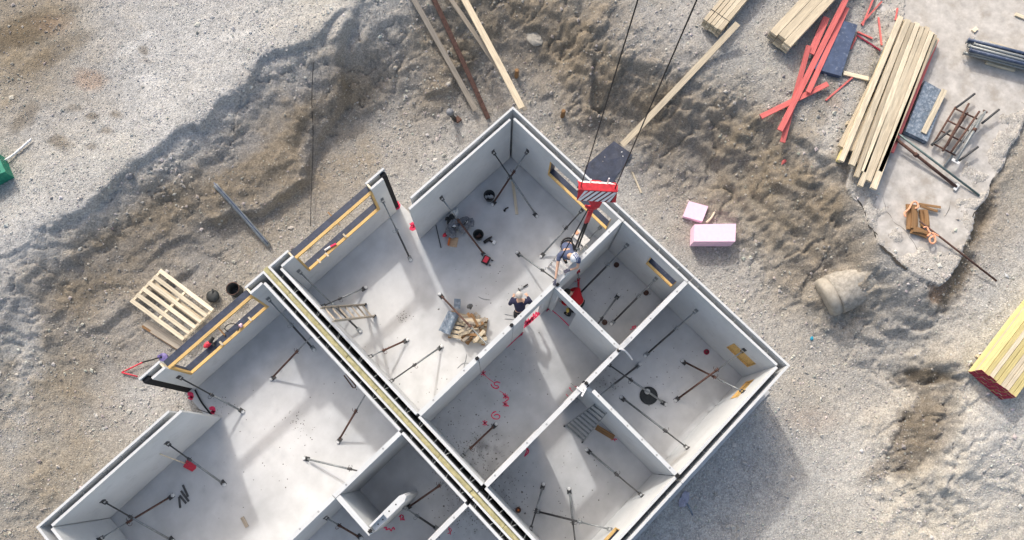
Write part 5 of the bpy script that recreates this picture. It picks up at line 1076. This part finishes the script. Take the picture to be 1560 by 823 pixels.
# left: bluish pipe, pots, rack, plank
P = [gnd(329, 283) + Vector((0, 0, .08)), gnd(368, 326) + Vector((0, 0, .10)), gnd(411, 376) + Vector((0, 0, .08))]; t = thing('blue_pipe', 'long dark blue split pipe lying on the earth of the left bank', 'pipe', P[1])
MB().tube(smooth_line(P), .075, 10).build('pipe', M['steelg'], t, True); MB().tube(smooth_line([p + Vector((.02, .03, .085)) for p in P]), .02, 5).build('seam', M['bluepanel'], t, True)
c = gnd(327, 453); t = thing('dark_pot', 'dark round pot on the gravel right of the slatted pallet', 'pot', c); MB().lathe(c, [(.15, 0), (.20, .16), (.16, .20), (.06, .21)], 18).build('pot', M['plastic'], t, True); MB().tube([c + Vector((.05, .05, .2)), c + Vector((.16, .14, .26))], .02, 6).build('spout', M['steeld'], t)
c = gnd(361, 444); t = thing('drain_pipe', 'upright black open drain pipe beside the second bay wall', 'pipe', c)
MB().lathe(c, [(.20, 0), (.20, .36), (.21, .37), (.18, .37), (.175, .02), (.05, .01)], 22).build('pipe', M['plastic'], t, True); MB().torus(c + Vector((0, 0, .37)), .195, .012, n=22).build('rim', M['rust'], t, True)
rk = thing('slatted_pallet', 'large pale slatted timber pallet leaning at the second bay wall', 'pallet', gnd(268, 470))
c4 = [gnd(249, 415) + Vector((0, 0, .25)), gnd(332, 477) + Vector((0, 0, .42)), gnd(289, 520) + Vector((0, 0, .42)), gnd(206, 460) + Vector((0, 0, .25))]
for i in range(6):
    k = i / 5; a = c4[0] * (1 - k) + c4[3] * k; b = c4[1] * (1 - k) + c4[2] * k; plank('slat', a, b, .12, .03, M['woodnew'], rk)
a, b = c4[0] * .6 + c4[3] * .4, c4[1] * .6 + c4[2] * .4; plank('under_board', a - Vector((0, 0, .12)), b - Vector((0, 0, .12)), .22, .03, M['woodold'], rk)
for k in (.015, .5, .985):
    a = c4[0] * (1 - k) + c4[1] * k; b = c4[3] * (1 - k) + c4[2] * k; plank('cross_bearer', a - Vector((0, 0, .065)), b - Vector((0, 0, .065)), .07, .09, M['woodnew'], rk)
lie('dirty grey plank on the ground between the slatted pallet and the bay wall', 'plank', 'grey_plank', ((221, 493), (281, 531)), .26, .05, 'woodgr', .03); lie('orange brown batten along the lower side of the dirty grey plank', 'batten', 'batten', ((217, 497), (274, 534)), .07, .06, 'woodbr', .03)
t = thing('steel_barrier', 'red steel barrier frame lying on the gravel near the second doorway', 'frame', gnd(210, 562)); q = [gnd(250, 545) + Vector((0, 0, .15)), gnd(220, 553) + Vector((0, 0, .12)), gnd(187, 568) + Vector((0, 0, .06)), gnd(211, 574) + Vector((0, 0, .06))]
for a, b in zip(q[:-1], q[1:]): MB().tube([a, b], .022, 7).build('bar', M['red'] if a is not q[0] else M['black'], t, True)
c = gnd(251, 545); tag(MB().lathe(c, [(.12, 0), (.13, .12), (.05, .14)], 12).blob(c + Vector((-.05, .08, .15)), (.08, .05, .05), 7, 5, .2).build('purple_bag', M['purple']), 'small purple and white bag by the red steel frame', 'bag')
wire('thin black cable trailing over the earth from the bank to the building', [(478,94,1.4),(476,120,1.2),(475,160,.8),(477,200,.5),(476,250,.25),(474,300,.2),(473,345,.15)], 'black', .012, .1, 'cable', 'cable')
c = gnd(693, 183); t = thing('standpipe', 'short grey capped standpipe sticking out of the gravel', 'standpipe', c); MB().tube([c, c + Vector((-.05, .05, .30)), c + Vector((-.09, .1, .52))], [.07, .07, .10], 9).build('pipe', M['steeld'], t, True); MB().lathe(c + Vector((-.09, .1, .5)), [(.12, 0), (.12, .08), (.06, .12)], 12).build('cap', M['greyplastic'], t, True); MB().box(c.x - .02, c.x + .16, c.y - .16, c.y + .02, c.z - .05, c.z + .08).build('bracket', M['rust'], t)
for px, py, lab in ((787,116,'nearest the long boards'), (857,177,'nearest the right outer wall')):
    c = gnd(px, py); tag(MB().lathe(c - Vector((0, 0, .05)), [(.075, 0), (.07, .42), (.05, .43)], 9).build('wooden_stake', M['woodbr']), 'short wooden stake in the earth ' + lab, 'stake')
c = gnd(814, 58); tag(MB().blob(c, (.25, .34, .10), 12, 8, .08).build('boulder', M['pile']), 'smooth flat boulder in the brown bank at the top', 'boulder')
# concrete pile head half buried
c = gnd(1290, 455); ax = (at(1330, 425, .8) - at(1250, 460, .5)).normalized(); t = thing('concrete_pile', 'old round concrete pile half buried in the right bank', 'pile', c)
p0 = gnd(1254, 456) + Vector((0, 0, .02)); ax.z = .26; ax.normalize(); b = MB(); b.lathe(p0, [(.10, -.03), (.50, -.02), (.60, .05), (.62, .16), (.60, .30)], 30, ax=ax); b.build('pile_head', M['pile'], t, True)
b = MB().lathe(p0, [(.60, .30)] + [(.63 * (1 - .16 * (k / 16) ** 2), .32 + k * .10) for k in range(17)] + [(.42, 2.05), (.2, 2.12)], 40, ax=ax)
va = np.array(b.v); dn = (fbm(va[:, 0] * 3 + va[:, 2] * 2, va[:, 1] * 3 - va[:, 2], 3, 131) - .5) * .20 + (vnoise(va[:, 0] * 11, va[:, 1] * 11 + va[:, 2] * 9, 137) - .5) * .06
b.v = [tuple(Vector(v) + Vector((0, 0, d * (1 if v[2] > p0.z else 0)))) for v, d in zip(b.v, dn)]
b.build('pile_shaft', mat('soil_crust', (.33, .31, .275), .95, .35, 9, .7, 30), t, True)
# green skip and white hose, left edge
c = gnd(-6, 266); t = thing('green_skip', 'corner of a green steel trough at the left edge', 'trough', c); R_ = Matrix.Rotation(math.radians(YAW + 35), 3, 'Z')
def bxr(b, x0, x1, y0, y1, z0, z1):
    n0 = len(b.v); b.box(x0, x1, y0, y1, z0, z1); b.v[n0:] = [tuple(R_ @ Vector(v) + c) for v in b.v[n0:]]; return b
bxr(MB(), -1.2, .45, -.4, .35, 0, .05).build('base', M['green'], t)
for nm, a in (('side', (-1.2, .45, .30, .35, .052, .5)), ('side', (-1.2, .45, -.4, -.35, .052, .5)), ('end', (.40, .448, -.348, .298, .052, .5)), ('rim', (.38, .50, -.44, .39, .502, .54))): bxr(MB(), *a).build(nm, M['green'], t)
wire('white hose end lying on the gravel above the green trough', [(-10,252,1.5),(12,242,1.5),(30,228,1.5),(48,212,1.5)], 'white', .035, 1.46, 'hose', 'hose')
c = gnd(199, 270); tag(MB().blob(c + Vector((0, 0, .05)), (.12, .10, .10), 9, 7, .15).build('rock', M['greyplastic']), 'single rounded bluish rock on the edge of the left bank', 'rock')
c = gnd(1236, 516); tag(MB().blob(c + Vector((0, 0, .03)), (.07, .045, .02), 8, 5, .45).build('blue_scrap', mat('turquoise_plastic', (.02, .25, .38), .6, .2, 20, 0)), 'small turquoise scrap on the earth by the right corner', 'scrap')
c = gnd(1040, 760); P = [gnd(*p) + Vector((0, 0, .02)) for p in ((1036, 757), (1043, 763), (1050, 773), (1055, 785))]; t = thing('plastic_film', 'crumpled pale plastic film on the shaded gravel at the bottom', 'film', c); MB().tube(smooth_line(P), .025, 5).build('twisted_end', M['bluesheet'], t)
b = MB(); b.blob(gnd(1043, 760) + Vector((0, 0, .03)), (.26, .12, .035), 10, 6, .35, Matrix.Rotation(.4, 3, 'Z')); b.build('film', mat('thin_film', (.30, .30, .38), .3, .4, 9, .4, 20), t)
# ------------------------------------------------------------------ timber and steel on the upper right level
def bundle(name, label, p, q, cols, layers, bw, bt, m, endm=None, strap=True, jit=.03, skip=0):
    """stack of boards; p, q are the ground points of the axis of its base"""
    p, q = Vector(p), Vector(q); z = max(p.z, q.z) + .12; p.z = q.z = z; d = (q - p).normalized(); s = Vector((-d.y, d.x, 0)); t = thing(name, label, 'timber stack', p); rr = random.Random(len(label))
    for k in (.12, .5, .88):
        c = p + (q - p) * k; plank('bearer', c - s * cols * bw * .55 - Vector((0, 0, .06)), c + s * cols * bw * .55 - Vector((0, 0, .06)), .09, .09, M['woodold'], t)
    for l in range(layers):
        for i in range(cols):
            if l == layers - 1 and i < skip: continue
            e0, e1 = rr.uniform(-jit, jit), rr.uniform(-jit, jit); o_ = s * ((i - (cols - 1) / 2) * bw + rr.uniform(-.004, .004)) + Vector((0, 0, l * bt + bt / 2 + (rr.uniform(-.004, .012) if l == layers - 1 else 0))); mm = m if isinstance(m, str) else rr.choice(m)
            bd = plank('plank', p + o_ + d * e0, q + o_ + d * e1, bw - rr.uniform(.008, .022), bt - .004, M[mm], t)
            if endm and l >= 0: plank('painted_end', p + o_ + d * (e0 - .004), p + o_ + d * (e0 + .0), bw - .012, bt - .008, M[endm], t)
    if strap:
        for k in (.10, .75):
            c = p + (q - p) * k; w2 = cols * bw / 2 + .006; h = layers * bt + .006; b = MB()
            b.bar(c - s * w2 + Vector((0, 0, h)), c + s * w2 + Vector((0, 0, h)), .02, .004).bar(c - s * w2, c - s * w2 + Vector((0, 0, h)), .02, .004, up=d).bar(c + s * w2, c + s * w2 + Vector((0, 0, h)), .02, .004, up=d); b.build('strap', M['black'], t)
    return t
def axis(px, L, dpx, h):
    """axis of a stack whose top end is seen at px and which runs L metres towards dpx"""
    g0 = gnd(*px); zt = g0.z + h; p = at(*px, zt); q = at(*dpx, zt); p.z = q.z = gz(p.x, p.y); d = (q - p); d.z = 0; d.normalize(); return p, p + d * L + Vector((0, 0, 0))
p, q = axis((1086, 37), 4.2, (1125, -10), .48); bundle('timber_bundle', 'strapped bundle of squared timbers at the top, above the long plank', p, q, 5, 4, .135, .09, ['woodnew', 'woodold', 'woodold'], strap=True)
p, q = axis((1190, 58), 4.4, (1250, -6), .55); bundle('timber_bundle', 'stack of wide weathered beams at the top next to the red planks', p, q, 3, 5, .27, .085, ['woodgr', 'woodold', 'woodnew'], strap=False, jit=.08)
p, q = axis((1524, 584), 5.0, (1604, 477), .72); bundle('timber_bundle', 'yellow timber bundle with red painted ends at the right edge', p, q, 9, 6, .125, .10, ['woody', 'woody', 'woodnew'], 'redend', strap=False, jit=.015)
# loose long planks of the big stack
Z0 = YZ
stk = [((1372,26),(1281,246),.13,'woodnew'), ((1383,31),(1297,252),.15,'woodnew'), ((1390,36),(1304,270),.11,'woodold'), ((1397,36),(1314,262),.14,'woodnew'), ((1405,42),(1310,284),.12,'woodnew'), ((1412,42),(1322,276),.13,'woodold'), ((1419,50),(1330,288),.15,'woodnew'), ((1424,54),(1340,262),.10,'woodold')]
for l in range(2):
    for i, (a, b, wd, m) in enumerate(stk):
        f = (l * .09 + .10); p, q = at(a[0] + (0 if l else 3), a[1] + (0 if l else 5), Z0 + .18 + f + l * .02), at(b[0] + (0 if l else -1), b[1] - (0 if l else 22), Z0 + .18 + f + l * .02)
        o = plank('loose_plank', p, q, wd * 1.18, .085, M[m if l else 'woodold'], None, bow=random.uniform(-.02, .02)); lab = (['leftmost', 'second', 'third', 'fourth', 'fifth', 'sixth', 'seventh', 'right hand'][i] + ' plank from the left in the top layer of the big loose stack' if l else 'long plank in the bottom layer of the big loose stack')
        tag(o, lab, 'plank', 'top planks of the big loose stack' if l else 'bottom planks of the big loose stack')
o = plank('loose_plank', at(1366, 40, Z0 + .20), at(1277, 246, Z0 + .20), .12, .12, M['woody']); tag(o, 'yellowish outermost plank along the left side of the big loose stack', 'plank')
o = plank('red_plank', at(1427, 60, Z0 + .17), at(1358, 232, Z0 + .17), .13, .05, M['redplank']); tag(o, 'red plank under the right edge of the big loose stack', 'plank')
for k, lab in ((.15, 'upper'), (.5, 'middle'), (.82, 'lower')):
    p, q = at(1372 + (1280 - 1372) * k - 6, 30 + (250 - 30) * k, Z0 + .06), at(1424 + (1335 - 1424) * k, 54 + (275 - 54) * k, Z0 + .06); tag(plank('bearer', p, q, .09, .10, M['woodbr']), lab + ' wooden bearer under the big loose stack', 'bearer')
o = plank('timber_end', gnd(1288, 189) + Vector((0, 0, .08)), gnd(1300, 196) + Vector((0, 0, .08)), .13, .10, M['woodold']); tag(o, 'short timber block at the left side of the big loose stack', 'block')
# red planks
rp = [((1292,-8),(1188,199),.17,.20,'longest red plank, crossing the slanting short red plank'), ((1232,70),(1192,217),.15,.14,'red plank whose lower end reaches farthest down'), ((1290,12),(1231,141),.15,.26,'red plank lying over the dark blue panel'), ((1259,27),(1235,82),.20,.33,'broad short red plank on top of the other red planks'), ((1159,178),(1261,128),.16,.10,'slanting red plank lying across under the longer red ones')]
for a, b, wd, dz, lab in rp: a, b = over(a, b, dz * .6); o = plank('red_plank', a, b, wd, .05, M['redplank']); tag(o, lab, 'plank')
for a, b, lab in (((1342,4),(1311,38),'thickest'), ((1331,-5),(1313,40),'uppermost'), ((1337,28),(1342,70),'upright standing'), ((1366,14),(1363,32),'shortest'), ((1299,118),(1257,154),'lowest'), ((1305,50),(1328,60),'nearly level'), ((1303,58),(1295,76),'panel side'), ((1304,55),(1340,78),'darkest')):
    o = plank('red_lath', gnd(*a) + Vector((0, 0, .05)), gnd(*b) + Vector((0, 0, .04)), .05, .03, M['redend' if lab == 'darkest' else 'redplank']); tag(o, lab + ' of the thin red laths scattered near the blue panel', 'lath', 'thin red laths on the ground')
c = gnd(1194, 247); tag(MB().blob(c + Vector((0, 0, .04)), (.11, .06, .03), 8, 5, .45).build('red_scrap', M['redplank']), 'small pinkish red scrap on the bank below the red planks', 'scrap')
# blue panels
def panel_stack(label, q, h, n, m):
    P0 = gnd(*q[0]); z0 = max(gz(P0.x, P0.y), gz(*gnd(*q[2]).to_2d())) + .01; P = [at(a, b, z0 + h) for a, b in q]; t = thing('panel_stack', label, 'panels', (P[0].x, P[0].y, z0))
    for i in range(n):
        s_ = Vector((random.uniform(-.02, .02), random.uniform(-.02, .02), 0)); MB().prism([(p + s_).to_2d() for p in P], z0 + h * i / n + .004, z0 + h * (i + 1) / n).build('panel', M[m], t)
    return z0 + h
panel_stack('dark blue formwork panels beside the red planks', [(1238,104),(1281,116),(1306,38),(1279,30)], .16, 2, 'bluepanel')
zt = panel_stack('scratched blue grey panel stack right of the big loose stack', [(1379,201),(1413,217),(1441,142),(1409,124)], .30, 4, 'bluesheet')
o = plank('pale_board', at(1407, 203, zt + .03), at(1439, 137, zt + .03), .16, .04, M['woodnew']); tag(o, 'pale board lying on the scratched blue panel stack', 'board')
o = plank('pale_batten', gnd(1283, 113) + Vector((0, 0, .06)), gnd(1321, 122) + Vector((0, 0, .06)), .13, .06, M['woodnew']); tag(o, 'pale batten sticking out below the dark blue formwork panels', 'batten')
# stacked steel props
t = thing('prop_bundle', 'bundle of grey green steel props at the right edge', 'steel props', at(1520, 85, YZ)); a, b = at(1473, 72, YZ + .2), at(1590, 102, YZ + .2); d = (b - a).normalized(); s = Vector((-d.y, d.x, 0))
for i in range(5):
    for l in range(3 if i < 4 else 2):
        p = a + s * (i - 2) * .115 + d * random.uniform(-.12, .12) + Vector((0, 0, l * .10)); q = p + d * 3.2 + s * random.uniform(-.05, .05); g_ = MB().tube([p, q], .048, 8)
        g_.bar(p - Vector((0, 0, .06)) , p + Vector((0, 0, .06)), .11, .012, up=d); g_.build('steel_prop', M[random.choice(['steelg', 'bluepanel', 'steelg'])], t, True)
M['pipegreen'] = mat('green_grey_pipe', (.13, .18, .18), .5, .3, 12, .05, metal=.3)
for a, b, dz, lab in (((1502,95),(1546,107),.06,'below'), ((1508,66),(1552,80),.12,'above')): o = plank('pale_batten', at(*a, YZ + dz), at(*b, YZ + dz), .10, .08, M['woodnew']); tag(o, 'pale batten on the slab just ' + lab + ' the bundle of steel props', 'batten')
# rack of rusty frames and rods
def rod(label, a, b, r, m, dz0=.08, dz1=.08, name='steel_rod', cat='rod', head=False):
    p, q = at(*a, YZ + dz0), at(*b, YZ + dz1); t = thing(name, label, cat, p); MB().tube([p, q], r, 8).build('tube', M[m], t, True); d = (q - p).normalized(); s = Vector((-d.y, d.x, 0))
    if head:
        MB().bar(q - s * .12, q + s * .12, .10, .02).build('end_plate', M['plate'], t)
        MB().tube([p + (q - p) * .35, p + (q - p) * .40], r * 1.5, 8).build('collar', M['rust'], t, True); MB().bar(p - s * .07, p + s * .07, .06, .02).build('head_plate', M['rust'], t)
    return t
fr = thing('rusty_frame', 'rusty steel rack frame lying on the slab with four cross rods', 'frame', at(1460, 200, YZ))
for a, b in (((1456,163),(1420,222)), ((1474,172),(1436,230))): MB().tube([at(*a, YZ + .14), at(*b, YZ + .14)], .03, 7).build('side_rail', M['rust'], fr, True)
for k in (.04, .35, .62, .95): MB().tube([at(1456 - 36 * k, 163 + 59 * k, YZ + .18), at(1492 - 38 * k, 182 + 60 * k - 2, YZ + .18)], .025, 7).build('cross_rod', M['rust'], fr, True)
for a, b, lab in (((1485,143),(1457,164),'uppermost'), ((1522,167),(1496,188),'right hand'), ((1447,199),(1419,221),'left hand'), ((1490,224),(1461,245),'lowest')): rod(lab + ' of four dark square bars at the corners of the rusty rack', a, b, .035, 'steeld', .26, .22, 'dark_bar', 'bar')
rod('grey tube lying across the rusty rack, nearest its right side', (1501,170), (1456,246), .04, 'steelg', .32, .28, head=True); rod('second grey tube beside the rightmost one on the rusty rack', (1496,175), (1439,253), .035, 'steelg', .32, .05)
for a, b, lab in (((1476,158),(1437,230),'left'), ((1492,170),(1449,232),'middle'), ((1468,175),(1443,222),'shorter')): rod(lab + ' rusty rod lying lengthwise on the rusty rack', a, b, .032, 'rust', .27, .27)
rod('long rusty prop lying from the big stack across the slab', (1359,207), (1457,285), .045, 'rust', .30, .06, 'steel_prop', 'prop', True); rod('long thin green pipe beside the long rusty prop', (1367,203), (1492,298), .032, 'pipegreen', .34, .04, 'steel_pipe', 'pipe')
o = plank('wood_piece', at(1482, 48, YZ + .03), at(1488, 43, YZ + .03), .12, .05, M['woodnew']); tag(o, 'tiny pale wood piece on the slab near the top right', 'wood piece'); o = plank('wood_piece', at(1547, 22, YZ + .03), at(1566, 30, YZ + .03), .12, .05, M['woodnew']); tag(o, 'pale wood piece at the right edge near the top corner', 'wood piece')
# brown folded straps with rod
t = thing('folded_tarp', 'folded brown wooden slats tied with orange straps on the slab', 'bundle', at(1400, 330, YZ))
for a, b, wd in (((1388,312),(1389,350),.30), ((1406,320),(1409,346),.24), ((1388,350),(1412,358),.22)): plank('brown_slat', at(*a, YZ + .10), at(*b, YZ + .08), wd, .07, M['woodbr'], t, bow=.02); plank('brown_slat', at(a[0] + 3, a[1] + 1, YZ + .17), at(b[0] + 2, b[1] - 2, YZ + .15), wd * .5, .05, M['woodbr'], t, bow=.03)
for a, b in (((1400,311),(1433,316)), ((1402,314),(1428,322))): plank('thin_slat', at(*a, YZ + .15), at(*b, YZ + .08), .07, .03, M['woodbr'], t)
for P in ([(1380,331),(1378,325),(1385,318),(1390,309),(1396,308),(1399,315),(1394,318)], [(1407,347),(1412,346),(1416,354),(1423,358),(1425,368),(1419,371),(1416,364),(1422,360)], [(1413,360),(1420,355),(1430,360)]): MB().tube(smooth_line([at(a, b, YZ + .2) for a, b in P]), .028, 6).build('strap', M['rope'], t, True)
rod('long dark rod reaching from the strapped bundle over the rut', (1401,337), (1518,428), .03, 'rust', .22, -.02, 'long_rod', 'rod')
